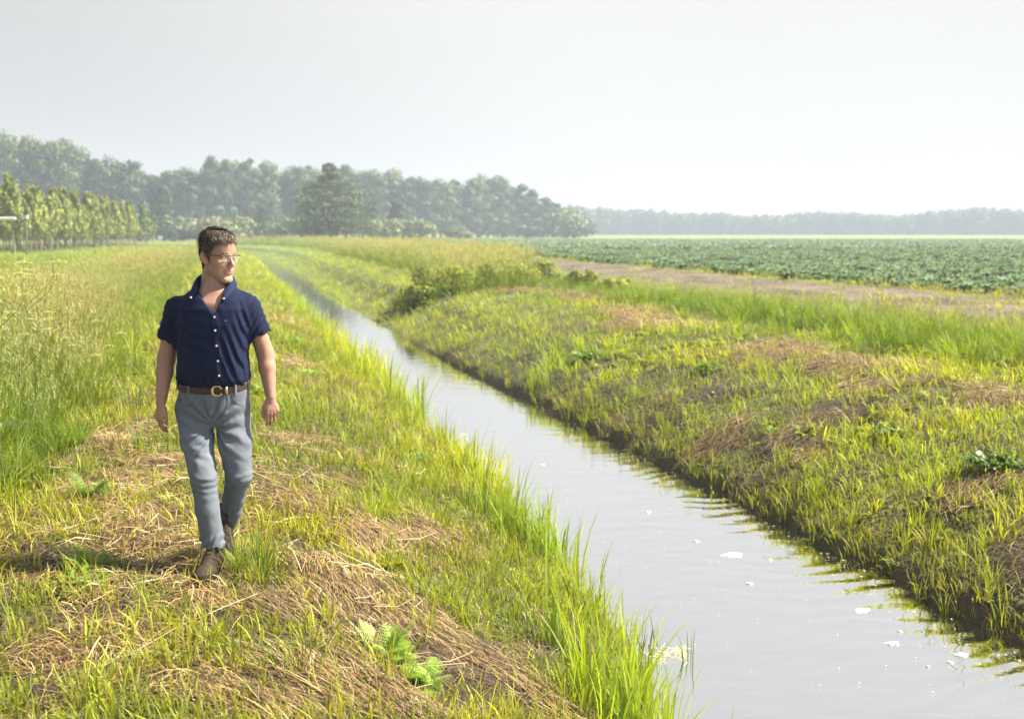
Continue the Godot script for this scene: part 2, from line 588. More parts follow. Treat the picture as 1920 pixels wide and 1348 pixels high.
# ---------------------------------------------------------------- trees
# Leaf sprays spread through an ellipsoidal lobe, most of them near its skin.
func lobe(s: Shape, at: Vector3, r: Vector3, count: int, size: float, col: Color, vary: float, droop := 0.0) -> void:
	for i in count:
		var dir := Vector3(rng.randfn(), rng.randfn(), rng.randfn()).normalized()
		var q := pow(rng.randf(), 0.28) * (1.0 + R(-0.1, 0.14))
		var p := at + Vector3(dir.x * r.x, dir.y * r.y, dir.z * r.z) * q
		var n := (Vector3(dir.x / r.x, dir.y / r.y, dir.z / r.z).normalized() + Vector3(R(-1, 1), R(-0.6, 1.1), R(-1, 1)) * 0.75).normalized()
		var side := n.cross(Vector3(R(-1, 1), R(-1, 1), R(-1, 1))).normalized()
		var up := side.cross(n).normalized()
		var z := size * R(0.55, 1.35)
		var c := shade(col, 1.0 + R(-vary, vary))
		c = c.lerp(Color(c.r * 1.35, c.g * 1.12, c.b * 0.7), rng.randf() * 0.5)
		var k := s.v.size()
		var dn := Vector3(0, -droop * z, 0)
		# a kite of two faces, bent along its spine
		s.v.append(p - up * z * 0.5); s.v.append(p + side * z * R(0.3, 0.5) + n * z * 0.1)
		s.v.append(p + up * z * 0.55 + dn); s.v.append(p - side * z * R(0.3, 0.5) + n * z * 0.1)
		for j in 4:
			s.c.append(c)
			s.n.append((n + dir * 0.6).normalized())
		# clockwise seen from n
		if (s.v[k + 2] - s.v[k]).cross(s.v[k + 1] - s.v[k]).dot(n) > 0:
			s.t.append_array([k, k + 1, k + 2, k, k + 2, k + 3])
		else:
			s.t.append_array([k, k + 2, k + 1, k, k + 3, k + 2])

func limb(s: Shape, a: Vector3, b: Vector3, ra: float, rb: float, col: Color, bow := 0.1) -> void:
	var pts := []
	var rr := []
	var off := Vector3(R(-1, 1), R(-0.3, 1), R(-1, 1)) * a.distance_to(b) * bow
	for i in 5:
		var f := i / 4.0
		pts.append(a.lerp(b, f) + off * sin(f * PI))
		rr.append(lerpf(ra, rb, f))
	s.tube(pts, rr, 7, col, false)

const GREENS := [Color(0.055, 0.090, 0.026), Color(0.066, 0.102, 0.028), Color(0.046, 0.082, 0.027), Color(0.078, 0.108, 0.032)]

# kinds: 0 broad oak-like, 1 tall with open crown, 2 narrow, 3 ragged top of separate lobes
func wood_tree(kind: int, g: Color, called := "woodland_tree") -> Node3D:
	var root := thing(called, Vector3.ZERO)
	var h := 18.0
	var w := Shape.new()
	var bark := Color(0.075, 0.065, 0.055)
	var l := Shape.new()
	limb(w, Vector3(0, -0.3, 0), Vector3(R(-0.4, 0.4), h * 0.8, R(-0.4, 0.4)), 0.34, 0.08, bark, 0.015)
	var lobes := []
	match kind:
		0:
			for i in 13:
				var a := i * 2.4
				var f := i / 12.0
				lobes.append([Vector3(cos(a) * lerpf(3.0, 1.0, f), lerpf(2.8, 16.0, f) + R(-0.5, 0.5), sin(a) * lerpf(3.0, 1.0, f)), Vector3(2.6, 2.0, 2.6) * R(0.85, 1.15)])
		1:
			for i in 12:
				var a := i * 2.4 + 1.0
				var f := i / 11.0
				lobes.append([Vector3(cos(a) * lerpf(2.3, 1.5, f), lerpf(3.6, 16.6, f), sin(a) * lerpf(2.3, 1.5, f)), Vector3(1.9, 1.35, 1.9) * R(0.8, 1.2)])
		2:
			for i in 12:
				var a := i * 2.4 + 2.0
				var f := i / 11.0
				lobes.append([Vector3(cos(a) * lerpf(2.0, 0.5, f), lerpf(2.2, 16.8, f), sin(a) * lerpf(2.0, 0.5, f)), Vector3(2.0, 2.0, 2.0) * R(0.8, 1.15)])
		_:
			for i in 14:
				var a := i * 2.4 + 3.0
				var f := i / 13.0
				lobes.append([Vector3(cos(a) * lerpf(2.8, 2.2, f), lerpf(2.6, 16.8, f) + R(-0.8, 0.6), sin(a) * lerpf(2.8, 2.2, f)), Vector3(1.7, 1.4, 1.7) * R(0.7, 1.25)])
	for q in lobes:
		lobe(l, q[0], q[1] * R(0.8, 1.15), 170 if kind == 1 else 250, 0.55, shade(g, R(0.75, 1.1)), 0.3, 0.3)
		if kind != 1: lobe(l, q[0] + Vector3(R(-1.8, 1.8), R(-1, 1.2), R(-1.8, 1.8)), Vector3(1.1, 0.8, 1.1) * R(0.7, 1.4), 70, 0.5, shade(g, R(0.7, 1.15)), 0.3, 0.3)
		limb(w, Vector3(0, q[0].y * 0.72, 0), q[0], 0.13, 0.03, bark)
	obj("trunk", w.mesh(), mats.bark, root)
	obj("crown", l.mesh(), mats.tree_leaf, root)
	tag(root, "hazy green tree of the wood behind the fields", "tree", "trees of the wood behind the ditch")
	return root

func round_bush(col: Color, called := "round_bush") -> Node3D:
	var root := thing(called, Vector3.ZERO)
	var l := Shape.new()
	var w := Shape.new()
	for i in 7:
		var a := i * 2.4
		var p := Vector3(cos(a) * 1.4, 1.2 + 0.5 * (i % 3), sin(a) * 1.2)
		lobe(l, p, Vector3(1.25, 1.05, 1.25) * R(0.8, 1.15), 130, 0.42, shade(col, R(0.85, 1.15)), 0.2, 0.1)
		limb(w, Vector3(0, -0.1, 0), p, 0.06, 0.02, Color(0.08, 0.07, 0.055))
	obj("stems", w.mesh(), mats.bark, root)
	obj("foliage", l.mesh(), mats.tree_leaf, root)
	return root

func place(o: Node3D, x: float, d: float, size: Vector3) -> void:
	o.position = Vector3(x, 0, -d)
	o.rotation.y = R(0, TAU)
	o.scale = size

func make_forest() -> void:
	var protos := []
	var more := [Color(0.105, 0.138, 0.04), Color(0.040, 0.070, 0.026), Color(0.09, 0.125, 0.034), Color(0.036, 0.060, 0.024)]
	for k in 8:
		protos.append(wood_tree(k % 4, GREENS[k] if k < 4 else more[k - 4]))
	var used := [false, false, false, false, false, false, false, false]
	# [share along the wood's edge, tree height there]
	var tops := [[0.0, 20.0], [0.15, 22.0], [0.20, 22.2], [0.235, 22.8], [0.265, 18.4], [0.3, 18.0], [0.345, 16.2], [0.39, 19.6], [0.44, 19.0], [0.5, 18.4], [0.6, 19.3], [0.7, 17.5], [0.76, 16.8], [0.82, 20.4], [0.88, 16.6], [0.92, 12.6], [0.97, 9.2], [1.0, 5.0]]
	var known := [[0.19, "tall airy tree with sky showing through at the wood's left end", false], [0.225, "tallest tree of the wood, behind the nursery rows", false], [0.27, "tree where the wood's top line drops right of the tallest one", false], [0.345, "lowest tree in the dip of the wood's top line above the man", false], [0.40, "tall rounded tree right after the dip in the wood's top line", false], [0.82, "tall ragged tree rising last before the wood slopes down", false], [0.93, "shorter tree on the wood's falling right end", false], [0.985, "low last tree at the wood's right tip", false]]
	for row in 4:
		for i in 40:
			var s := (i + 0.5 * (row % 2) + R(-0.25, 0.25)) / 39.5
			var x := lerpf(-136.0, 24.0, s) - row * 2.5 + R(-0.8, 0.8)
			var d := lerpf(196.0, 372.0, s) + row * 7.0 + R(-2.5, 2.5)
			var h := along(tops, s) * R(0.93, 1.05)
			var k := (i * 7 + row * 3 + int(R(0, 6))) % 8
			if s > 0.16 and s < 0.235: k = 1
			var o: Node3D = protos[k] if not used[k] else copy(protos[k])
			used[k] = true
			var wide := R(0.95, 1.3)
			if row == 0:
				for q in known:
					if absf(s - q[0]) < 0.0126 and not q[2]:
						q[2] = true
						tag(o, q[1], "tree", "trees of the wood behind the ditch")
			place(o, x, d, Vector3(wide, h / 18.0, wide))
	# shrubs and low trees along its foot: [x, d, width, height, tone, label]
	var pale := Color(0.15, 0.18, 0.07)
	var dark := Color(0.055, 0.085, 0.03)
	var mids := Color(0.09, 0.125, 0.035)
	var feet := [
		[-61.0, 212.0, 2.3, 1.55, pale, "broad pale willow bush at the wood's foot above the man's head"], [-56.5, 214.0, 2.1, 1.5, pale, "pale rounded willow bush just right of the broad one"],
		[-51.0, 222.0, 1.5, 1.2, mids, "small green bush between the willows and the big tree"], [-47.0, 218.0, 1.9, 1.5, mids, "leafy bush left of the big lone tree"],
		[-43.0, 226.0, 1.4, 1.9, dark, "darker bush close behind the big lone tree's left side"], [-25.5, 215.0, 1.6, 1.4, pale, "pale bush right under the narrow light tree"],
		[-28.0, 226.0, 1.8, 1.8, mids, "leafy bush right of the big lone tree"], [-21.0, 232.0, 1.9, 1.45, pale, "pale spreading bush right of the narrow light tree"],
		[-12.5, 240.0, 1.55, 1.0, mids, "small dome of a bush alone before the wood"], [16.0, 320.0, 3.0, 2.9, mids, "large round bush at the wood's right end"],
		[21.5, 345.0, 2.5, 2.2, dark, "last dark bush where the wood ends"], [-66.0, 208.0, 1.6, 1.7, dark, "dark bush left of the pale willows"],
		[-72.0, 206.0, 1.7, 1.6, mids, "green bush beside the nursery's far corner"], [4.0, 318.0, 2.0, 1.4, dark, "low dark shrub under the tall ragged trees"], [-38.0, 205.0, 1.2, 0.9, pale, "little pale shrub at the big tree's foot"]]
	for f in feet:
		var b := round_bush(f[4])
		place(b, f[0], f[1], Vector3(f[2], f[3], f[2]))
		tag(b, f[5], "bush", "bushes along the wood's foot")
	# young trees in front of the wood
	var young := [[-53.0, 228.0, 0.62, 0.42, "small pointed tree before the wood left of the big tree"], [-24.0, 222.0, 0.62, 0.47, "narrow light green tree right of the big lone tree"], [-30.5, 238.0, 0.6, 0.5, "darker young tree behind the big tree's right side"], [-70.0, 216.0, 0.75, 0.62, "light green tree with a pale drooping side before the wood"]]
	for y in young:
		var o := copy(protos[2])
		place(o, y[0], y[1], Vector3(y[2], y[3], y[2]))
		tag(o, y[4], "tree", "young trees before the wood")
	big_tree()

func big_tree() -> void:
	var root := thing("lone_tree", Vector3(-28.4, 0, -168))
	var w := Shape.new()
	var l := Shape.new()
	var bark := Color(0.055, 0.048, 0.042)
	limb(w, Vector3(0.2, -0.2, 0), Vector3(-0.4, 12.2, 0), 0.55, 0.06, bark, 0.01)
	# tiers of spreading boughs, widest low down, under a narrow leader
	var tiers := [[1.9, 5.7, 10], [3.2, 6.2, 10], [4.7, 5.7, 9], [6.2, 5.2, 9], [7.7, 4.4, 8], [9.1, 3.3, 6], [10.4, 1.6, 5], [11.6, 0.7, 3], [12.4, 0.2, 1]]
	for q in tiers:
		for i in q[2]:
			var a: float = TAU * i / q[2] + R(-0.35, 0.35)
			var reach: float = q[1] * R(0.62, 1.06)
			var p := Vector3(cos(a) * reach, q[0] + R(-0.5, 0.5), sin(a) * reach)
			var base := Vector3(-0.1, maxf(q[0] - 0.6, 1.0), 0)
			limb(w, base, p, 0.12, 0.03, bark)
			var sz: float = clampf(0.55 + reach * 0.22, 0.5, 1.6)
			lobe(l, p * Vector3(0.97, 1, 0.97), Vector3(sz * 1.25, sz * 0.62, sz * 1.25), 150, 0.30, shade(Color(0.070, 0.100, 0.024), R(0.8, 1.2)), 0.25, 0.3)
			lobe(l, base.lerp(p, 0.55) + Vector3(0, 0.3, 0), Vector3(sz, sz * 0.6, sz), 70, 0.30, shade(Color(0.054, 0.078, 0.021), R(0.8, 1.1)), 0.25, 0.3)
	obj("trunk", w.mesh(), mats.bark, root)
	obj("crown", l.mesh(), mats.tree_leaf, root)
	tag(root, "large dark lone tree with spreading tiered boughs before the wood", "tree")

func make_far_wood() -> void:
	# far-off wood across the fields: one mass of crowns
	var s := Shape.new()
	for k in 9:
		var a := k * 2.4
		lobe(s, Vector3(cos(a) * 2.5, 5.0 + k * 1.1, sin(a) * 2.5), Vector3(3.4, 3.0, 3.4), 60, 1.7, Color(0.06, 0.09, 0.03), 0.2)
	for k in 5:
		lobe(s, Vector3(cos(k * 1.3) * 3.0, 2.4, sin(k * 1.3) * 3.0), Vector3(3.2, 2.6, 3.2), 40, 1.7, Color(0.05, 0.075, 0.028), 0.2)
	var list := []
	for i in 330:
		var f := i / 329.0
		for row in 2:
			var x := lerpf(-15.0, 510.0, f) + R(-2, 2)
			var d := 620.0 + 40.0 * sin(f * 5.0) + row * 9.0 + R(-4, 4)
			var h := 1.05 + 0.16 * big.get_noise_1d(x * 0.12) * 2.0 + 0.12 * sin(f * 9.0 + 1.0) + R(-0.07, 0.07)
			list.append([Transform3D(Basis(Vector3.UP, R(0, TAU)).scaled(Vector3(0.9, h * 0.80, 0.9)), Vector3(x, 0, -d)), Color.WHITE])
	many("far_wood", s.mesh(), mats.tree_leaf, list, "pale hazy line of far-off woodland across the fields on the right")

func many(called: String, mesh: Mesh, m: Material, list: Array, label: String) -> void:
	var mm := MultiMesh.new()
	mm.transform_format = MultiMesh.TRANSFORM_3D
	mm.use_colors = true
	mm.mesh = mesh
	mm.instance_count = list.size()
	for i in list.size():
		mm.set_instance_transform(i, list[i][0])
		mm.set_instance_color(i, list[i][1])
	var o := MultiMeshInstance3D.new()
	o.name = numbered(called)
	o.multimesh = mm
	o.material_override = m
	add_child(o)
	tag(o, label, "", "", "stuff")

func sapling(kind: int) -> Node3D:
	var root := thing("nursery_tree", Vector3.ZERO)
	var w := Shape.new()
	var l := Shape.new()
	var bark := Color(0.17, 0.15, 0.125)
	w.tube([Vector3(0, -0.1, 0), Vector3(R(-0.05, 0.05), 1.6, 0), Vector3(R(-0.08, 0.08), 3.6, R(-0.08, 0.08)), Vector3(R(-0.1, 0.1), 6.1, 0)], [0.055, 0.045, 0.03, 0.008], 6, bark, false)
	for i in 17:
		var f := i / 16.0
		var a := i * 2.4 + kind
		var reach := lerpf(0.75, 0.12, f) * R(0.7, 1.25)
		var y := lerpf(2.1, 5.7, pow(f, 1.1))
		var p := Vector3(cos(a) * reach, y + R(-0.15, 0.2), sin(a) * reach)
		w.tube([Vector3(0, y - 0.35, 0), Vector3(0, y - 0.35, 0).lerp(p, 0.6) + Vector3(0, 0.08, 0), p], [0.014, 0.01, 0.005], 4, bark, false)
		var col := Color(0.225, 0.265, 0.055) if kind < 3 else Color(0.13, 0.185, 0.06)
		for j in 3:
			lobe(l, p * Vector3(R(0.5, 1.15), 1, R(0.5, 1.15)) - Vector3(0, 0.28 * j, 0), Vector3(0.2, 0.3, 0.2) * lerpf(1.45, 0.5, f), 30, 0.18, shade(col, R(0.75, 1.3)), 0.3, 1.0)
	obj("trunk", w.mesh(), mats.bark, root)
	obj("crown", l.mesh(), mats.tree_leaf, root)
	tag(root, "slim young tree with drooping yellow green leaves in the nursery rows", "young tree", "young trees in nursery rows")
	return root

func make_saplings() -> void:
	var protos := []
	for k in 4:
		protos.append(sapling(k))
	var used := [false, false, false, false]
	for row in 5:
		for i in 40:
			var f := i / 39.0
			var x := lerpf(-40.2, -50.5, f) - row * 2.6 + R(-0.3, 0.3)
			var d := lerpf(86.0, 150.0, f) + R(-0.3, 0.3) + row * 0.4
			if x / d < -0.60 or rng.randf() < 0.07: continue
			var k := 3 if f > 0.86 else (i * 5 + row * 2) % 3
			var o: Node3D = protos[k] if not used[k] else copy(protos[k])
			used[k] = true
			var z := R(0.78, 1.14) * lerpf(1.0, 0.94, f)
			place(o, x, d, Vector3(z * R(1.0, 1.3), z, z * R(1.0, 1.3)))
			o.rotation = Vector3(R(-0.05, 0.05), o.rotation.y, R(-0.05, 0.05))
			if k == 3:
				tag(o, "slim dark green young tree at the far end of the nursery rows", "young tree", "darker young trees at the nursery's far end")

func make_barrier() -> void:
	var root := thing("rail_barrier", Vector3(-37.6, 0, -83.0))
	var s := Shape.new()
	s.tube([Vector3(0, -0.2, 0), Vector3(0, 2.85, 0)], [0.09, 0.085], 8, Color(0.12, 0.1, 0.08))
	obj("post", s.mesh(), mats.bark, root)
	var r := Shape.new()
	r.tube([Vector3(-6.0, 2.8, 0.1), Vector3(-0.7, 2.8, 0.1)], [0.14, 0.14], 8, Color.WHITE)
	obj("rail", r.mesh(), mats.white_paint, root)
	var b := Shape.new()
	b.box(Vector3(-0.28, 2.85, -0.12), Vector3(0.2, 3.08, 0.12), Transform3D(), Color.WHITE)
	obj("bracket", b.mesh(), mats.white_paint, root)
	tag(root, "white horizontal rail on a dark post before the nursery trees", "barrier")
# ---------------------------------------------------------------- crops and ground cover
func crop_plant(variant: int, leaves: int) -> Mesh:
	var s := Shape.new()
	for i in leaves:
		var a := i * 2.4 + variant
		var len_ := R(0.24, 0.36)
		var tilt := lerpf(0.35, 1.15, float(i) / leaves)
		var out := Vector3(cos(a), 0, sin(a))
		var side := Vector3(-sin(a), 0, cos(a))
		var c := Color(0.09, 0.15, 0.078).lerp(Color(0.17, 0.25, 0.085), rng.randf())
		if rng.randf() < 0.07: c = Color(0.22, 0.29, 0.2)
		var p0 := Vector3.ZERO
		var p1 := out * len_ * 0.45 * cos(tilt) + Vector3(0, len_ * 0.6 * sin(tilt) + 0.06, 0)
		var p2 := p1 + out * len_ * 0.55 + Vector3(0, len_ * 0.32 * sin(tilt), 0)
		var p3 := p2 + out * len_ * 0.4 - Vector3(0, 0.05, 0)
		var wv := len_ * 0.36
		var up := Vector3(0, 0.03, 0)
		s.quad(p0 - side * 0.012, p0 + side * 0.012, p1 + side * 0.02, p1 - side * 0.02, c, c)
		for e in [-1.0, 1.0]:
			var k := s.v.size()
			for q in [p1, p2, p3, p2 + side * wv * e + up, p1 + side * wv * 0.8 * e + up]:
				s.v.append(q); s.c.append(c)
			s.t.append_array([k, k + 1, k + 4, k + 4, k + 1, k + 3, k + 1, k + 2, k + 3])
	return s.mesh()

func make_crops() -> void:
	var m: StandardMaterial3D = mat("crop_leaf", 0.24)
	m.backlight_enabled = true
	m.backlight = Color(0.5, 0.6, 0.25)
	m.metallic_specular = 0.9
	var meshes := []
	for k in 4:
		meshes.append(crop_plant(k, 15))
	var spots := []
	var d := 26.0
	while d < 100.0:
		var x := edge(right_edge, d) + 17.6 + 0.8 * big.get_noise_1d(d * 3.0)
		while x < d * 0.62:
			if in_view(x, 0, d, 0.05) and rng.randf() < 0.5 + 0.8 * big.get_noise_2d(x * 2.0, d * 1.2):
				spots.append(Vector2(x + R(-0.08, 0.08), d + R(-0.12, 0.12)))
			x += 0.78
		d += 0.34 if d < 60 else 0.5
	spots.sort_custom(func(a, b): return a.y + absf(a.x) * 0.05 < b.y + absf(b.x) * 0.05)
	var lists := [[], [], [], []]
	for i in spots.size():
		var p: Vector2 = spots[i]
		var z := R(0.5, 1.0) * (1.0 if p.y < 60 else 1.15)
		if i < 280:
			var o := obj("leafy_crop_plant", meshes[i % 4], m)
			o.position = Vector3(p.x, height(p.x, p.y), -p.y)
			o.rotation.y = R(0, TAU)
			o.scale = Vector3(z, z, z)
			tag(o, "broad-leaved green crop plant along the near edge of the field", "crop plant", "crop plants at the field's near edge")
		else:
			lists[i % 4].append([Transform3D(Basis(Vector3.UP, R(0, TAU)).scaled(Vector3(z, z, z)), Vector3(p.x, 0, -p.y)), shade(Color.WHITE, R(0.8, 1.2))])
	# farther rows: clumps that stand for a few plants each
	d = 100.0
	while d < 208.0:
		var x := edge(right_edge, d) + 15.0
		while x < d * 0.6:
			var z := R(1.6, 2.6) * d / 120.0
			lists[int(R(0, 3.99))].append([Transform3D(Basis(Vector3.UP, R(0, TAU)).scaled(Vector3(z, minf(z * 0.75, 1.7), z)), Vector3(x + R(-0.3, 0.3), 0, -d + R(-0.3, 0.3))), shade(Color.WHITE, R(0.8, 1.2))])
			x += 0.012 * d
		d += 0.014 * d
	for k in 4:
		many("crop", meshes[k], m, lists[k], "rows of dark green leafy crop filling the flat field")

# blades that rise from a spot: count, height, width, how far they lean
func tuft(count: int, h0: float, h1: float, w: float, lean: float, spread: float, c0: Color, c1: Color, segs := 3) -> Mesh:
	var s := Shape.new()
	for i in count:
		var a := R(0, TAU)
		var out := Vector3(cos(a), 0, sin(a))
		var side := Vector3(-sin(a + R(-0.8, 0.8)), 0, cos(a + R(-0.8, 0.8)))
		var base := out * spread * sqrt(rng.randf())
		var h := R(h0, h1)
		var ln := lean * R(0.2, 1.3) * h
		var pts := []
		var ws := []
		for k in segs + 1:
			var f := float(k) / segs
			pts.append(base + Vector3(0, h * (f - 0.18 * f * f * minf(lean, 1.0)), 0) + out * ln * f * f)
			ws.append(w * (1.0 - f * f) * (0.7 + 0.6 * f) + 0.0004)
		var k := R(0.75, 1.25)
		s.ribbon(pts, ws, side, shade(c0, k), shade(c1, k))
	return s.mesh()

# tall grass: thin stems with pale seed heads above a few long leaves
func tall_clump(stems: int, h0: float, h1: float, head: Color) -> Mesh:
	var s := Shape.new()
	for i in stems:
		var a := R(0, TAU)
		var out := Vector3(cos(a), 0, sin(a))
		var side := Vector3(-sin(a), 0, cos(a))
		var base := out * 0.16 * sqrt(rng.randf())
		var h := R(h0, h1)
		var ln := R(0.05, 0.28) * h
		var stem := Color(0.20, 0.26, 0.06).lerp(Color(0.27, 0.27, 0.10), rng.randf() * 0.6)
		var pts := []
		for k in 4:
			var f := k / 3.0
			pts.append(base + Vector3(0, h * f, 0) + out * ln * f * f)
		s.ribbon(pts, [0.0045, 0.004, 0.0035, 0.002], side, shade(stem, 0.8), stem)
		# the seed head: little leaves round the stem's end
		var hc := head.lerp(Color(0.30, 0.33, 0.14), rng.randf() * 0.6)
		var n := 9
		for k in n:
			var f := float(k) / n
			var p: Vector3 = pts[3] - Vector3(0, 0.17 * h * (1.0 - f), 0) * 0.8 + out * (-0.03 * (1.0 - f))
			var b := R(0, TAU)
			var o := Vector3(cos(b), R(0.5, 1.3), sin(b)) * 0.03 * (1.15 - f)
			var q := Vector3(-sin(b), 0.2, cos(b)) * 0.006
			s.tri(p - q, p + q, p + o * 1.4, hc, hc, hc)
		if i % 2 == 0:
			var b := R(0, TAU)
			var o2 := Vector3(cos(b), 0, sin(b))
			var hh := h * R(0.4, 0.75)
			var lp := []
			for k in 4:
				var f := k / 3.0
				lp.append(base + Vector3(0, hh * (f - 0.25 * f * f), 0) + o2 * hh * 0.45 * f * f)
			var c := Color(0.16, 0.22, 0.04).lerp(Color(0.24, 0.28, 0.05), rng.randf())
			s.ribbon(lp, [0.007, 0.01, 0.008, 0.001], Vector3(-sin(b), 0, cos(b)), shade(c, 0.8), c)
	return s.mesh()

func straw_mesh(count: int, spread: float, along_: float, lift: float) -> Mesh:
	var s := Shape.new()
	for i in count:
		var a := rng.randfn() * along_
		var dir := Vector3(cos(a), 0, sin(a))
		var len_ := R(0.06, 0.32)
		var mid_ := Vector3(R(-1, 1), 0, R(-1, 1)) * spread + Vector3(0, R(0.003, lift), 0)
		var w := R(0.0018, 0.0044)
		var bend := R(-0.12, 0.12) * len_
		var rise := R(-0.01, lift * 1.2)
		var side := Vector3(-dir.z, R(-0.35, 0.35), dir.x).normalized()
		var c := Color(0.38, 0.29, 0.15).lerp(Color(0.19, 0.118, 0.06), rng.randf())
		if rng.randf() < 0.16: c = Color(0.58, 0.49, 0.32)
		if rng.randf() < 0.3: c = shade(c, 0.45)
		var pts := []
		for k in 4:
			var f := k / 3.0 - 0.5
			pts.append(mid_ + dir * len_ * f + Vector3(-dir.z, 0, dir.x) * bend * (4 * f * f) + Vector3(0, rise * (1 - 4 * f * f), 0))
		s.ribbon(pts, [w * 0.8, w, w, w * 0.5], side, c, shade(c, R(0.8, 1.15)))
	return s.mesh()

func stalk_mesh(count: int) -> Mesh:
	var s := Shape.new()
	for i in count:
		var a := R(0, TAU)
		var dir := Vector3(cos(a), 0, sin(a))
		var len_ := R(0.14, 0.42)
		var p := Vector3(R(-1, 1), 0, R(-1, 1)) * 0.25 + Vector3(0, R(0.015, 0.04), 0)
		var c := Color(0.62, 0.53, 0.36) if rng.randf() < 0.6 else Color(0.42, 0.27, 0.13)
		var k := Vector3(-dir.z, 0, dir.x) * R(-0.1, 0.1) * len_
		s.tube([p - dir * len_ * 0.5, p + k + Vector3(0, R(0, 0.02), 0), p + dir * len_ * 0.5 + Vector3(0, R(-0.01, 0.04), 0)], [0.0014, 0.0018, 0.0012], 4, c, false)
		if rng.randf() < 0.6:   # a dry leaf that bends away
			s.ribbon([p + k, p + k + dir.rotated(Vector3.UP, 0.6) * 0.09 + Vector3(0, 0.02, 0), p + k + dir.rotated(Vector3.UP, 0.9) * 0.2], [0.004, 0.006, 0.001], Vector3(-dir.z, 0.4, dir.x).normalized(), shade(c, 0.9), c)
	s.smooth = false
	return s.mesh()

# low broad-leaved weeds
func weed_mesh(leaves: int, size: float, c: Color, rise := 0.6) -> Mesh:
	var s := Shape.new()
	for i in leaves:
		var a := i * 2.4 + R(-0.3, 0.3)
		var out := Vector3(cos(a), 0, sin(a))
		var side := Vector3(-sin(a), 0, cos(a))
		var l := size * R(0.6, 1.2)
		var el := R(0.2, 1.0) * rise
		var p0 := out * size * 0.1
		var p1 := p0 + (out + Vector3(0, el * 1.6, 0)) * l * 0.4
		var p2 := p1 + (out + Vector3(0, el * 0.5, 0)) * l * 0.4
		var p3 := p2 + (out - Vector3(0, 0.25, 0)) * l * 0.3
		var w := l * R(0.18, 0.28)
		var cc := shade(c, R(0.75, 1.3))
		s.ribbon([p0, p0.lerp(p1, 0.5)], [0.004, 0.005], side, cc, cc)
		for e in [-1.0, 1.0]:
			var k := s.v.size()
			for q in [p0.lerp(p1, 0.4), p1 + side * w * e + Vector3(0, 0.15 * w, 0), p2 + side * w * 0.75 * e + Vector3(0, 0.12 * w, 0), p3, p1, p2]:
				s.v.append(q); s.c.append(cc)
			s.t.append_array([k, k + 1, k + 4, k + 4, k + 1, k + 2, k + 4, k + 2, k + 5, k + 5, k + 2, k + 3])
	return s.mesh()

func upright(x: float, d: float, z: float, tilt := 0.15) -> Transform3D:
	var b := Basis.from_euler(Vector3(R(-tilt, tilt), R(0, TAU), R(-tilt, tilt))).scaled_local(Vector3(z, z if z < 1.6 else 1.6 * pow(z / 1.6, 0.3), z))
	return Transform3D(b, Vector3(x, height(x, d) - 0.008, -d))

# a transform that lies on the slope, turned by `turn`
func lying(x: float, d: float, z: float, turn: float) -> Transform3D:
	var y := height(x, d)
	var ex := 0.12
	var n := Vector3(y - height(x + ex, d), ex, height(x, d + ex) - y).normalized()
	var f := Vector3(cos(turn), 0, sin(turn))
	var s := n.cross(f).normalized()
	f = s.cross(n).normalized()
	return Transform3D(Basis(f * z, n * z, -s * z), Vector3(x, y, -d))

var layers := {}

func lay(kind: String, t: Transform3D, tint: Color) -> void:
	var a: Array = layers[kind]
	a[rng.randi() % a.size()].append([t, tint])

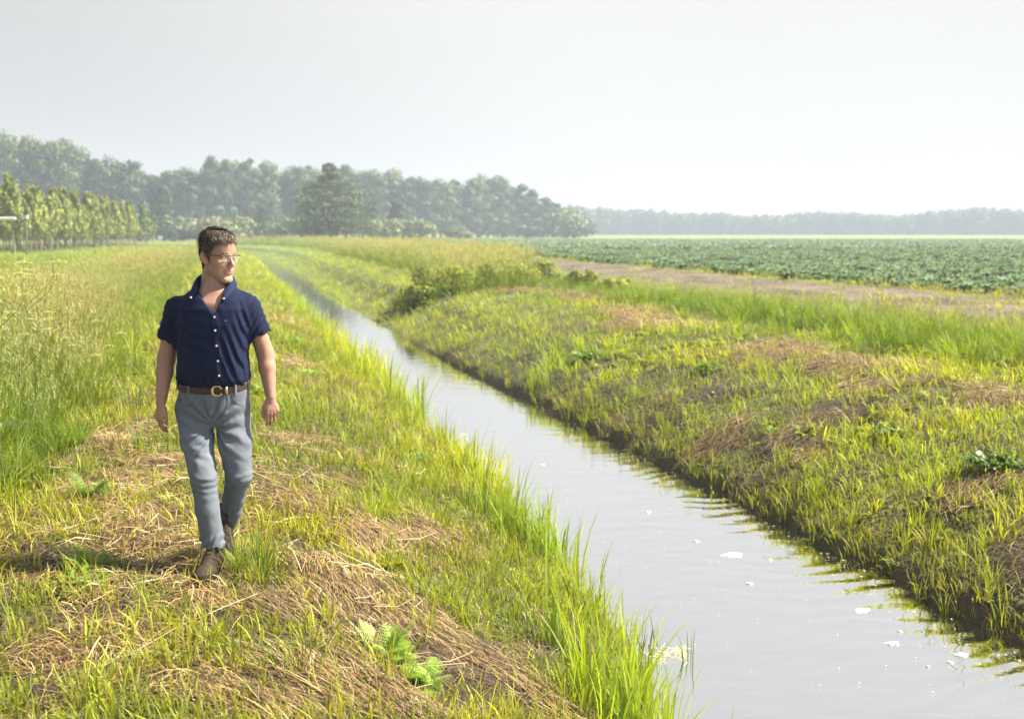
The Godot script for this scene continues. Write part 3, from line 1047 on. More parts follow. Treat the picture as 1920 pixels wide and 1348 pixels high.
func make_ground_cover() -> void:
	var yellow := Color(0.42, 0.49, 0.045)
	var green := Color(0.235, 0.33, 0.045)
	var root := Color(0.21, 0.22, 0.05)
	var kinds := {
		"grass": [], "long_grass": [], "reed_grass": [], "tall_grass": [], "straw": [], "lined_straw": [], "weeds": [], "clover": [], "stubble": [], "rank_grass": [], "stalks": []}
	for k in 4:
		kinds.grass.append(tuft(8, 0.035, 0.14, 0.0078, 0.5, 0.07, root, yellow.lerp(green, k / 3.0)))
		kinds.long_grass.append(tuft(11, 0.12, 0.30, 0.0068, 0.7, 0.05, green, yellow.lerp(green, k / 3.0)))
		kinds.stalks.append(stalk_mesh(5))
		kinds.straw.append(straw_mesh(22, 0.15, 1.2, 0.035))
		kinds.lined_straw.append(straw_mesh(22, 0.12, 0.24, 0.03))
		kinds.tall_grass.append(tall_clump(8, 0.75, 1.25, Color(0.44, 0.42, 0.29) if k < 3 else Color(0.38, 0.31, 0.22)))
	for k in 3:
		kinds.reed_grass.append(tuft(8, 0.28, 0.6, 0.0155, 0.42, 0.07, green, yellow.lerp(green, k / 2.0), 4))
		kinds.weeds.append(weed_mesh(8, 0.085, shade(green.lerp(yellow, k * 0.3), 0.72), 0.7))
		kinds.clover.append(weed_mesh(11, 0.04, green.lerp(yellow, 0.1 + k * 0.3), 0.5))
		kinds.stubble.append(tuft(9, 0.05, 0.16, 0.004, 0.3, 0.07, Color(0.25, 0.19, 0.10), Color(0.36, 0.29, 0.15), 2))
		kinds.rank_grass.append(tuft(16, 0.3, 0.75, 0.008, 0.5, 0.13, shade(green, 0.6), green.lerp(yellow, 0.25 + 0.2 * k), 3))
	for k in kinds:
		layers[k] = []
		for i in kinds[k].size():
			layers[k].append([])
	# bands of distance: [from, to, spacing of the sowing, size]
	var bands := [[2.4, 4.5, 0.052, 0.95], [4.5, 7.0, 0.055, 1.0], [7.0, 11.0, 0.075, 1.08], [11.0, 17.0, 0.12, 1.35], [17.0, 28.0, 0.2, 1.8], [28.0, 48.0, 0.36, 2.6], [48.0, 85.0, 0.65, 3.8], [85.0, 165.0, 1.25, 5.6]]
	for b in bands:
		var step: float = b[2]
		var size: float = b[3]
		var d: float = b[0]
		while d < b[1]:
			var half: float = d * 0.6 + 1.2
			var x := -half
			while x < half:
				sow(x + R(-0.5, 0.5) * step, d + R(-0.5, 0.5) * step, step, size)
				x += step
			d += step
	var labels := {
		"grass": "short bright grass sprouting on both mown banks", "long_grass": "longer green grass blades among the straw", "reed_grass": "broad upright blades along the water's edge",
		"tall_grass": "tall seeding grass left of the path and along the track", "straw": "loose dry straw strewn over the banks", "lined_straw": "combed rows of dry straw down the slopes",
		"weeds": "small leafy weeds among the grass", "clover": "low round-leaved seedlings on the banks", "stubble": "dry brown stubble on the mown bank", "rank_grass": "rank green grass of the uncut strips", "stalks": "long pale dry stalks lying across the straw"}
	for k in kinds:
		for i in kinds[k].size():
			if layers[k][i].size():
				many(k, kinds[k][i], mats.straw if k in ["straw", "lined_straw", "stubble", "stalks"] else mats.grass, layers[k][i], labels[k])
	layers.clear()

func sow(x: float, d: float, step: float, size: float) -> void:
	var l := edge(left_edge, d)
	var r := edge(right_edge, d)
	if x > l - 0.02 and x < r + 0.02: 
		return
	var left := x < l
	var t := (l - x) if left else (x - r)
	if t > (60.0 if d > 60 else 24.0): return
	var y := height(x, d)
	if not in_view(x, y + 0.3, d, 0.06): return
	var cell := step * step
	var nm := mid.get_noise_2d(x + 13, d)
	var nb := big.get_noise_2d(x * 2.0, d * 2.0)
	var nf := fine.get_noise_2d(x, d)
	var warm := clampf(0.5 + nb * 1.1 + nm * 0.5, 0, 1)
	var tint := Color(0.78, 0.86, 0.8).lerp(Color(1.2, 1.08, 0.9), warm)
	tint = shade(tint, R(0.82, 1.16))
	var tall_from := 4.3 + 0.6 * mid.get_noise_1d(d * 0.8) if left else (5.3 + 1.5 * mid.get_noise_2d(d * 0.9 + 90.0, x * 0.6))
	if not left and d > 31.0:
		tall_from = lerpf(1.3, 3.6, smoothstep(33.0, 41.0, d)) if x < 0.6 and d > 32.6 else lerpf(5.0, 3.6, smoothstep(31, 40, d)) + 0.5 * mid.get_noise_1d(d * 0.7)
	var tall_to := lerpf(20.0, 7.2, smoothstep(9.0, 16.0, d)) if left else 11.4 + 0.8 * nm
	var far_strip := not left and d > 32.0 and (x < 0.5 + 0.8 * nm or d > 62.0)
	if not left and t > 11.4 and t < 17.5 and d > 18 and d < 92:
		# the bare track keeps a few tufts
		if rng.randf() < 0.05 + 0.9 * smoothstep(0.1, 0.5, nb + nm * 0.5) or t > 16.4:
			if rng.randf() < 0.5: lay("grass", upright(x, d, size * R(0.8, 1.6)), tint)
		return
	if not left and t > 17.0:
		if (t < 19.5 and rng.randf() < 0.5) or (t < 30.0 and d < 90.0 and rng.randf() < 0.4 * smoothstep(0.0, 0.5, nb)): lay("grass", upright(x, d, size * R(0.9, 1.7)), tint)
		return
	if t > tall_from:
		if t < tall_to:
			var edge_in := smoothstep(tall_from, tall_from + 0.9, t)
			var p := cell * (26.0 if d < 12 else 13.0 if d < 30 else 5.0 if d < 60 else 2.0)
			var grown := size if d < 11 else lerpf(1.0, 1.25, smoothstep(11, 60, d))
			var z := R(0.75, 1.12) * (0.55 + 0.45 * edge_in) * (1.0 + 0.25 * nb) * minf(grown, 1.3)
			if left: z *= lerpf(1.14, 0.78, smoothstep(7.5, 22.0, d)) * lerpf(1.0, 0.55, smoothstep(35.0, 75.0, d))
			elif not far_strip: z *= lerpf(0.78, 0.17, smoothstep(6.2, 8.6, t)) * lerpf(1.0, 0.6, smoothstep(20.0, 40.0, d))
			else: z *= 0.88
			if rng.randf() < p * (0.5 + 0.5 * edge_in) * ((1.2 if d < 9 else 1.9) if left or far_strip else 0.35):
				var tr := upright(x, d, z, 0.12)
				if d > 30: tr.basis = tr.basis * Basis.from_scale(Vector3(1.0 + d / 45.0, 1, 1.0 + d / 45.0))
				lay("tall_grass", tr, shade(Color(1.05, 1.0, 0.95).lerp(Color(0.85, 1.0, 0.8), clampf(0.5 - nb * 1.5, 0, 1)), R(0.85, 1.15)))
			if rng.randf() < p * ((3.6 if d < 10 else 2.4) if left else 2.2):
				var tr := upright(x, d, z * R(0.7, 1.2), 0.2)
				if d > 30: tr.basis = tr.basis * Basis.from_scale(Vector3(1.0 + d / 45.0, 1, 1.0 + d / 45.0))
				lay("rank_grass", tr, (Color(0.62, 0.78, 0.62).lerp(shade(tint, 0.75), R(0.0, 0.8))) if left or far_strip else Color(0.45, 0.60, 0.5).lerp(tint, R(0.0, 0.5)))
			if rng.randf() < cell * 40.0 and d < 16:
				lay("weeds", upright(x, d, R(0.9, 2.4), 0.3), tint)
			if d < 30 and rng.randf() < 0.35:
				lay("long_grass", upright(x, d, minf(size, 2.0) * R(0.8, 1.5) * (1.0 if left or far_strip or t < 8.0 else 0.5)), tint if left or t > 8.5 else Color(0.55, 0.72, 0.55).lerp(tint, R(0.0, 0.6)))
			return
		elif left:
			if rng.randf() < 0.8: lay("grass", upright(x, d, size * R(1.2, 2.4)), Color(0.62, 0.86, 0.95).lerp(tint, 0.35))
			return
	var straw := straw_at(x, d) if d < 45 else 0.0
	var soil := soil_at(x, d) if d < 30 else 0.0
	# straw
	if straw > 0.12 and d < 45.0:
		var p := cell * (135.0 if d < 7 else 90.0 if d < 11 else 40.0 if d < 17 else 16.0 if d < 28 else 6.0) * straw * (1.0 - 0.75 * soil) * (1.5 if not left and t > 2.2 else 1.0)
		if rng.randf() < p:
			var grow := clampf(size, 0.9, 2.6)
			if left and t < 2.3 and d < 8.5:
				lay("lined_straw", lying(x, d, grow * R(0.8, 1.3), 0.47 + nb * 0.8 + R(-0.3, 0.3)), shade(Color(0.97, 0.88, 0.72), R(0.28, 1.4)))
			elif not left and t < 3.2:
				lay("lined_straw", lying(x, d, grow * R(0.8, 1.3), -0.6 + nm + R(-0.3, 0.3)), shade(Color(0.85, 0.78, 0.66), R(0.65, 1.2)))
			else:
				lay("straw", lying(x, d, grow * R(0.8, 1.3), R(0, TAU)), shade(Color(0.97, 0.89, 0.74), R(0.28, 1.4)) if left else shade(Color(1.0, 0.95, 0.82), R(0.8, 1.45)))
	elif d < 17 and rng.randf() < cell * 9.0:
		lay("straw", lying(x, d, R(0.7, 1.1) * minf(size, 1.5), R(0, TAU)), shade(Color.WHITE, R(0.6, 1.05)))
	if straw > 0.2 and d < 16.0 and rng.randf() < cell * 12.0 * straw:
		lay("stalks", lying(x, d, R(0.7, 1.2) * (minf(size, 1.3) if left else 0.8), R(0, TAU)), shade(Color(1, 0.95, 0.88), R(0.6, 1.15)))
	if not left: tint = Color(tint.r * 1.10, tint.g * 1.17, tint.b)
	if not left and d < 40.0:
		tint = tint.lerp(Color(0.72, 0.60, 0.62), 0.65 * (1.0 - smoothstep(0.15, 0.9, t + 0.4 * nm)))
	# dark crumbs and rotting stems on the bare soil
	if soil > 0.25 and d < 14.0 and rng.randf() < cell * 90.0 * soil:
		lay("straw", lying(x, d, R(0.5, 0.9) * minf(size, 1.4), R(0, TAU)), shade(Color(0.8, 0.7, 0.62), R(0.12, 0.6)))
	# grass: thick on the open slopes, thin in straw, nearly none on bare soil
	var thick := clampf(0.86 + 0.6 * nm + 0.3 * nf, 0.1, 1.0)
	if left: thick = minf(1.0, thick + 0.35 * smoothstep(1.4, 0.6, t) + 0.25 * smoothstep(7.0, 11.0, d))
	else: thick *= 0.95
	thick *= (1.0 - (0.80 if left else 0.82 if t > 2.2 else 0.62) * straw) * (1.0 - 0.93 * soil) * 0.88
	if rng.randf() < thick:
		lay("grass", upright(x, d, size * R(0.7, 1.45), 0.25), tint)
	if rng.randf() < cell * (34.0 if d < 12 else 14.0 if d < 20 else 3.0) * thick * smoothstep(-0.2, 0.35, nm + 0.3 * nf) * (1.0 if left else 0.7):
		lay("long_grass", upright(x, d, minf(size, 2.4) * R(0.5, 1.1), 0.2), tint)
	if d < 20 and rng.randf() < cell * 11.0 * smoothstep(-0.1, 0.4, nb - 0.3 * nm) * (1.0 - soil):
		lay("weeds", upright(x, d, minf(size, 1.6) * R(0.5, 1.25), 0.3), tint)
	if d < 16 and rng.randf() < cell * 30.0 * (0.3 + straw) * (1.0 - 0.5 * soil):
		lay("clover", upright(x, d, minf(size, 1.5) * R(0.5, 1.3), 0.3), tint)
	if d < 16 and rng.randf() < cell * 40.0 * smoothstep(0.0, 0.4, -nm) * (1.0 - soil):
		lay("stubble", upright(x, d, minf(size, 1.5) * R(0.7, 1.2), 0.2), shade(Color.WHITE, R(0.5, 1.1)))
	# blades along the water
	if t < 0.75 and d < 60:
		var p := cell * (92.0 if left else 24.0) * smoothstep(-0.25, 0.35, mid.get_noise_1d(d * 0.9 + (0.0 if left else 300.0))) * (1.0 - smoothstep(0.3, 0.75, t)) * (1.0 if d < 20 else 0.3)
		if rng.randf() < p:
			lay("reed_grass", upright(x, d, R(0.55, 1.2) * (1.0 if left else 0.6) * (1.0 if d < 14 else 1.3), 0.16), tint)
# ---------------------------------------------------------------- single plants
# one feathery leaf: a bowed stalk with side leaflets that carry smaller ones
func frond(len_: float, c: Color, bow: float) -> Mesh:
	var s := Shape.new()
	var pairs := 7
	var side := Vector3.RIGHT
	for i in pairs + 1:
		var f := 0.28 + 0.72 * i / pairs
		var f2 := minf(1.0, f + 0.72 / pairs)
		var p := Vector3(0, len_ * 0.55 * f - bow * len_ * f * f * 0.5, len_ * f * 0.85)
		var q := Vector3(0, len_ * 0.55 * f2 - bow * len_ * f2 * f2 * 0.5, len_ * f2 * 0.85)
		s.ribbon([p, q], [0.004, 0.003], side, c, c)
		var reach := len_ * 0.42 * (1.0 - pow((f - 0.28) / 0.74, 1.3)) * R(0.85, 1.15) + 0.012
		for e in [-1.0, 1.0]:
			var dir := (Vector3(e, 0.12, 0.75)).normalized()
			var n := 6
			for k in n:
				var g := (k + 0.5) / n
				var a: Vector3 = p + dir * reach * g - Vector3(0, reach * 0.25 * g * g, 0)
				var z := reach * 0.27 * (1.15 - g) + 0.005
				var cc := shade(c, R(0.75, 1.3))
				for e2 in [-1.0, 1.0]:
					var o: Vector3 = (dir * 0.6 + Vector3(-dir.z, R(-0.3, 0.3), dir.x) * e2).normalized() * z
					var w := dir * z * 0.19
					s.tri(a - w, a + w, a + o, cc, cc, cc)
				if k == n - 1:
					s.tri(a - Vector3(0, 0, z * 0.3), a + Vector3(0, 0, z * 0.3), a + dir * z, cc, cc, cc)
	s.ribbon([Vector3.ZERO, Vector3(0, len_ * 0.13, len_ * 0.24)], [0.006, 0.004], side, c, c)
	return s.mesh()

func feathery_plant(x: float, d: float, n: int, size: float, c: Color, label: String) -> void:
	var root := thing("feathery_plant", Vector3(x, height(x, d) - 0.01, -d))
	var meshes := [frond(size, c, 0.5), frond(size * 0.85, shade(c, 1.2), 0.7), frond(size * 0.7, shade(c, 0.85), 0.9)]
	for i in n:
		var o := obj("frond", meshes[i % 3], mats.leaf, root)
		o.rotation = Vector3(R(-0.75, 0.25), i * 2.4 + R(-0.3, 0.3), R(-0.25, 0.25))
		o.position = Vector3(R(-1, 1), 0, R(-1, 1)) * size * 0.25
		var z := R(0.7, 1.15)
		o.scale = Vector3(z, z, z)
	tag(root, label, "plant")

func umbel_plant(x: float, d: float, h: float, label: String) -> void:
	var root := thing("umbel_flower", Vector3(x, height(x, d), -d))
	var s := Shape.new()
	var stem := Color(0.15, 0.17, 0.05)
	var top := Vector3(R(-0.15, 0.15), h, R(-0.1, 0.1))
	s.tube([Vector3.ZERO, top * 0.5 + Vector3(R(-0.03, 0.03), 0, 0), top], [0.0036, 0.003, 0.0016], 5, stem, false)
	var heads := [top]
	for i in 5:
		var f := R(0.5, 0.85)
		var a := i * 2.4 + x
		var e := top * f + Vector3(cos(a) * 0.22, h * 0.16, sin(a) * 0.22)
		s.tube([top * f, (top * f).lerp(e, 0.6) + Vector3(cos(a) * 0.03, 0, sin(a) * 0.03), e], [0.0024, 0.002, 0.0013], 4, stem, false)
		heads.append(e)
	obj("stem", s.mesh(), mats.bark, root)
	for e in heads:
		var u := Shape.new()
		var wide := R(0.045, 0.07)
		for k in 9:
			var a := k * 2.4
			var q := sqrt(k / 9.0) * wide
			var p: Vector3 = e + Vector3(cos(a) * q, 0.035 - q * 0.25, sin(a) * q)
			u.ribbon([e, p], [0.0015, 0.0012], Vector3.RIGHT, Color(0.18, 0.22, 0.08), Color(0.2, 0.24, 0.09))
			for j in 6:
				var b := j * 1.05
				var fl := p + Vector3(cos(b), R(-0.1, 0.3), sin(b)) * 0.009
				var cc := Color(0.72, 0.70, 0.52) if rng.randf() < 0.7 else Color(0.5, 0.52, 0.25)
				u.quad(fl + Vector3(-0.005, 0, 0), fl + Vector3(0, 0.001, -0.005), fl + Vector3(0.005, 0, 0), fl + Vector3(0, 0.001, 0.005), cc, cc)
		obj("flower_head", u.mesh(), mats.grass, root)
	var leaf := frond(0.2, Color(0.12, 0.17, 0.04), 0.5)
	for i in 3:
		var o := obj("leaf", leaf, mats.leaf, root)
		o.position = top * R(0.08, 0.5)
		o.rotation.y = i * 2.2 + x
	tag(root, label, "wildflower", "white-flowered umbels in the tall grass")

func broad_plant(x: float, d: float, n: int, size: float, c: Color, label: String) -> void:
	var root := thing("leafy_weed", Vector3(x, height(x, d) - 0.01, -d))
	var meshes := []
	for i in 3:
		meshes.append(weed_mesh(9, size, shade(c, R(0.85, 1.2)), 0.9))
	for i in n:
		var o := obj("leaf_sprig", meshes[i % 3], mats.leaf, root)
		var a := i * 2.4
		var q := sqrt(float(i) / n) * size * 2.4
		o.position = Vector3(cos(a) * q, R(0.0, size * 0.9) * (1.0 - 0.5 * float(i) / n), sin(a) * q)
		o.rotation = Vector3(R(-0.4, 0.4), R(0, TAU), R(-0.4, 0.4))
		var z := R(0.6, 1.1)
		o.scale = Vector3(z, z, z)
	var s := Shape.new()
	for i in 5:
		var a := i * 1.3
		s.tube([Vector3.ZERO, Vector3(cos(a) * size, size * 0.9, sin(a) * size)], [0.005, 0.003], 4, Color(0.12, 0.14, 0.05), false)
	obj("stem", s.mesh(), mats.bark, root)
	tag(root, label, "plant")

func blade_clump(called: String, x: float, d: float, n: int, h0: float, h1: float, w: float, lean: float, spread: float, c0: Color, c1: Color, label: String, category: String, group := "") -> void:
	var o := obj(called, tuft(n, h0, h1, w, lean, spread, c0, c1, 4), mats.grass)
	o.position = Vector3(x, minf(height(x, d), 0.1) - 0.01, -d)
	tag(o, label, category, group)

func weedy_shrub(wide: float, high: float) -> Node3D:
	var root := thing("leafy_shrub", Vector3.ZERO)
	var l := Shape.new()
	var w := Shape.new()
	for i in 8:
		var a := i * 2.4
		var q := sqrt(i / 8.0) * 0.6 * wide
		var p := Vector3(cos(a) * q, R(0.3, 0.75) * high * (1.0 - 0.3 * q), sin(a) * q)
		lobe(l, p, Vector3(0.34 * wide, 0.34 * high, 0.34 * wide) * R(0.8, 1.2), 170, 0.12, shade(Color(0.22, 0.29, 0.06), R(0.75, 1.35)), 0.3, 0.3)
		w.tube([Vector3(p.x * 0.5, -0.1, p.z * 0.5), p, p + Vector3(R(-0.1, 0.1), R(0.25, 0.5) * high, R(-0.1, 0.1))], [0.012, 0.008, 0.003], 4, Color(0.16, 0.18, 0.06), false)
	obj("stems", w.mesh(), mats.bark, root)
	obj("foliage", l.mesh(), mats.grass, root)
	return root

func make_plants() -> void:
	var fresh := Color(0.24, 0.35, 0.06)
	var deep := Color(0.15, 0.23, 0.05)
	feathery_plant(-2.28, 5.56, 22, 0.22, fresh, "feathery green plant on dark soil left of the man's boots")
	feathery_plant(-0.62, 5.02, 34, 0.20, Color(0.28, 0.40, 0.065), "feathery bright green plant in front of the straw ridge")
	feathery_plant(-0.42, 4.86, 18, 0.17, Color(0.25, 0.37, 0.06), "smaller feathery plant touching the bright one's right side")
	feathery_plant(-2.86, 7.1, 20, 0.26, deep, "dark feathery plant at the foot of the tall grass")
	feathery_plant(-0.02, 4.35, 9, 0.18, fresh, "low feathery plant at the photo's lower edge below the straw ridge")
	feathery_plant(-3.05, 5.2, 10, 0.2, deep, "feathery plant at the left border beside dark soil")
	broad_plant(-2.2, 5.28, 11, 0.056, fresh, "small toothed-leaf sprig in front of the dark soil patch")
	broad_plant(4.35, 9.35, 44, 0.099, Color(0.12, 0.19, 0.05), "dark leafy weed clump high on the right bank")
	broad_plant(3.95, 10.9, 30, 0.081, Color(0.13, 0.20, 0.05), "second leafy weed clump further up the right bank")
	broad_plant(2.9, 15.4, 30, 0.099, Color(0.15, 0.22, 0.05), "leafy green weed on the right bank's crest")
	broad_plant(1.35, 18.4, 27, 0.112, Color(0.16, 0.24, 0.05), "leafy weed halfway down the right bank")
	broad_plant(-1.0, 10.4, 20, 0.074, deep, "dark-leaved weed on the left bank above the water")
	broad_plant(-3.9, 18.6, 23, 0.099, fresh, "leafy weed on the left bank right of the man's arm")
	broad_plant(-2.9, 14.6, 23, 0.099, fresh, "bright leafy weed behind the man's left hand")
	broad_plant(-3.0, 11.9, 25, 0.105, Color(0.22, 0.31, 0.045), "bright broad-leaved weed at the tall grass edge behind the man")
	broad_plant(-4.0, 12.9, 25, 0.124, Color(0.2, 0.29, 0.045), "yellow green leafy weed in the tall grass")
	var a := Color(0.10, 0.15, 0.035)
	var yb := Color(0.26, 0.33, 0.04)
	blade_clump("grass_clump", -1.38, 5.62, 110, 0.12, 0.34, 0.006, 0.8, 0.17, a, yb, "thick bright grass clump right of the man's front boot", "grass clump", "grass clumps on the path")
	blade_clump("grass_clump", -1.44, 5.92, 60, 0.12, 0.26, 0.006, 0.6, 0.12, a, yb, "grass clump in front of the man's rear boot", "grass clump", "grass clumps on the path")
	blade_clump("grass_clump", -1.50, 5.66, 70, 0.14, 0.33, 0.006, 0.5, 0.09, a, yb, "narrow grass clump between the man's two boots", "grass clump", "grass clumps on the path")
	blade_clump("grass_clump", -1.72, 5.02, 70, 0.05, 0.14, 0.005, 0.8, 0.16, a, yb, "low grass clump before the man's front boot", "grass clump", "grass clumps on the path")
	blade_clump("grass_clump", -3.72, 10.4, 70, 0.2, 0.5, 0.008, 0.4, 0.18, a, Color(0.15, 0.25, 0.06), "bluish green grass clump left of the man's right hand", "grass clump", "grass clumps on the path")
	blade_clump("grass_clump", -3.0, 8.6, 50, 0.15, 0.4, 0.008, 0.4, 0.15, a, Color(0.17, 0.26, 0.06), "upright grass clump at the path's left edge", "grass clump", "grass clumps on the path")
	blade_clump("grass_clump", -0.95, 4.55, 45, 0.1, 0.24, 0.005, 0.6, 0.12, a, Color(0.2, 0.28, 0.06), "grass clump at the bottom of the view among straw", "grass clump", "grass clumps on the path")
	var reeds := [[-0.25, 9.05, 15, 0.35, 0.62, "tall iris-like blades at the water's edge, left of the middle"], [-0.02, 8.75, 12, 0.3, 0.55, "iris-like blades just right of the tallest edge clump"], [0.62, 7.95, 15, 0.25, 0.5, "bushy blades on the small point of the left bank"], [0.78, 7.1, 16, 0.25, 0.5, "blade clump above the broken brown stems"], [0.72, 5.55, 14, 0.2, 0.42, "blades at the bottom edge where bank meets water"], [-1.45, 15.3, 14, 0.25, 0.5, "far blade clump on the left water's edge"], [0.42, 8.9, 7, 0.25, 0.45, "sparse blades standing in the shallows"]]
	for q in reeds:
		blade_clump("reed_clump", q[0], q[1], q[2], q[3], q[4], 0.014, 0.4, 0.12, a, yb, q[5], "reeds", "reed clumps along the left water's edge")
	# reeds that stand in the water, and broken stems beside them
	for q in [[1.18, 6.75, 5, "three dark reeds standing in open water"], [0.98, 6.95, 4, "bent reed blades in water beside the broken stems"], [1.1, 5.35, 7, "green blades rising from water at the photo's lower edge"]]:
		var o: MeshInstance3D = obj("water_reed", tuft(q[2], 0.2, 0.42, 0.010, 0.35, 0.07, shade(a, 0.8), Color(0.16, 0.22, 0.05), 4), mats.grass)
		o.position = Vector3(q[0], -1.05, -q[1])
		tag(o, q[3], "reeds", "reeds standing in the water")
	var st := Shape.new()
	for k in 9:
		var b := Vector3(R(-0.1, 0.12), -0.15, R(-0.12, 0.12))
		st.tube([b, b + Vector3(R(-0.12, 0.05), R(0.12, 0.3), R(-0.08, 0.08))], [0.007, 0.005], 5, shade(Color(0.13, 0.085, 0.05), R(0.7, 1.4)))
	var so := obj("broken_stems", st.mesh(), mats.bark)
	so.position = Vector3(0.86, -0.98, -6.8)
	tag(so, "broken brown reed stems at the left water's edge", "stems")
	# pale water weed between them
	var ww := Shape.new()
	for k in 60:
		var p := Vector3(R(-0.16, 0.14), R(0.001, 0.03), R(-0.09, 0.09))
		var dd := Vector3(R(-1, 1), R(0, 0.5), R(-1, 1)) * 0.05
		ww.ribbon([p, p + dd], [0.01, 0.003], Vector3(-dd.z, 0, dd.x).normalized(), Color(0.62, 0.62, 0.42), Color(0.7, 0.7, 0.55))
	var wo := obj("water_weed", ww.mesh(), mats.grass)
	wo.position = Vector3(1.05, -1.0, -6.85)
	tag(wo, "pale floating water weed beside the standing reeds", "water weed")
	# white-flowered umbels and the rank clump on the right bank
	umbel_plant(-3.05, 6.35, 1.62, "umbel plant nearest the left border with topmost cream flower head")
	umbel_plant(-3.35, 6.9, 1.45, "umbel plant at the left border, second from the front")
	umbel_plant(-3.55, 7.6, 1.5, "dark-stemmed umbel plant leaning among the tall grass")
	umbel_plant(-4.1, 8.6, 1.4, "umbel plant deeper in the tall grass")
	umbel_plant(-3.7, 9.2, 1.0, "low umbel plant with yellowish heads near the path")
	# one tall plume of reed above the grass on the left
	var pr := thing("reed_plume", Vector3(-6.4, 0, -14.9))
	var ps := Shape.new()
	ps.tube([Vector3(0, 0, 0), Vector3(0.02, 0.8, 0), Vector3(0.0, 1.42, 0)], [0.012, 0.011, 0.008], 6, Color(0.11, 0.12, 0.06))
	obj("stem", ps.mesh(), mats.bark, pr)
	var pp := Shape.new()
	for k in 70:
		var f := rng.randf()
		var p := Vector3(0, 1.4, 0).lerp(Vector3(-0.17, 1.72, 0), f)
		var o := Vector3(R(-1, 1), R(-0.2, 1), R(-1, 1)) * 0.03 * (1.1 - f)
		pp.tri(p - Vector3(0.006, 0, 0), p + Vector3(0.006, 0, 0), p + o, Color(0.52, 0.40, 0.25), Color(0.52, 0.40, 0.25), Color(0.45, 0.34, 0.2))
	obj("plume", pp.mesh(), mats.grass, pr)
	tag(pr, "single tall reed plume leaning left above the grass", "reed")
	# the bushy uncut patch that reaches down the right bank
	var clumps := [[-2.9, 33.6, 1.0, 0.95], [-1.9, 33.9, 1.1, 1.05], [-0.9, 35.0, 1.1, 1.1], [0.2, 36.5, 1.0, 1.0], [-2.6, 36.5, 1.2, 1.15], [-1.2, 38.0, 1.2, 1.1], [1.3, 41.5, 0.9, 0.9], [2.3, 36.0, 0.7, 0.65], [3.2, 33.5, 0.7, 0.6], [-3.4, 35.0, 0.8, 0.7]]
	var cl := ["dark leafy shrub at the tip of the uncut patch on the right bank", "leafy shrub beside the tip of the uncut patch", "bushy shrub in the middle of the uncut patch", "bushy shrub at the patch's right side", "taller shrub at the back of the uncut patch", "broad shrub behind the patch's middle", "shrub where the uncut strip meets the bare track", "small dark shrub alone on the right bank's crest", "smaller shrub next to the lone dark one", "low shrub lowest on the right bank above the water"]
	for i in clumps.size():
		var q: Array = clumps[i]
		var b := weedy_shrub(q[2], q[3])
		b.position = Vector3(q[0], height(q[0], q[1]) - 0.15, -q[1])
		b.rotation.y = i * 1.1
		tag(b, cl[i], "shrub", "shrubs of the uncut patch")
	# one orange bloom above the far grass
	var ob := obj("orange_flower", tuft(10, 0.06, 0.12, 0.03, 0.8, 0.05, Color(0.6, 0.2, 0.03), Color(0.75, 0.3, 0.05), 2), mats.grass)
	ob.position = Vector3(-2.9, 1.05, -56)
	tag(ob, "tiny orange bloom above the far rough grass", "flower")
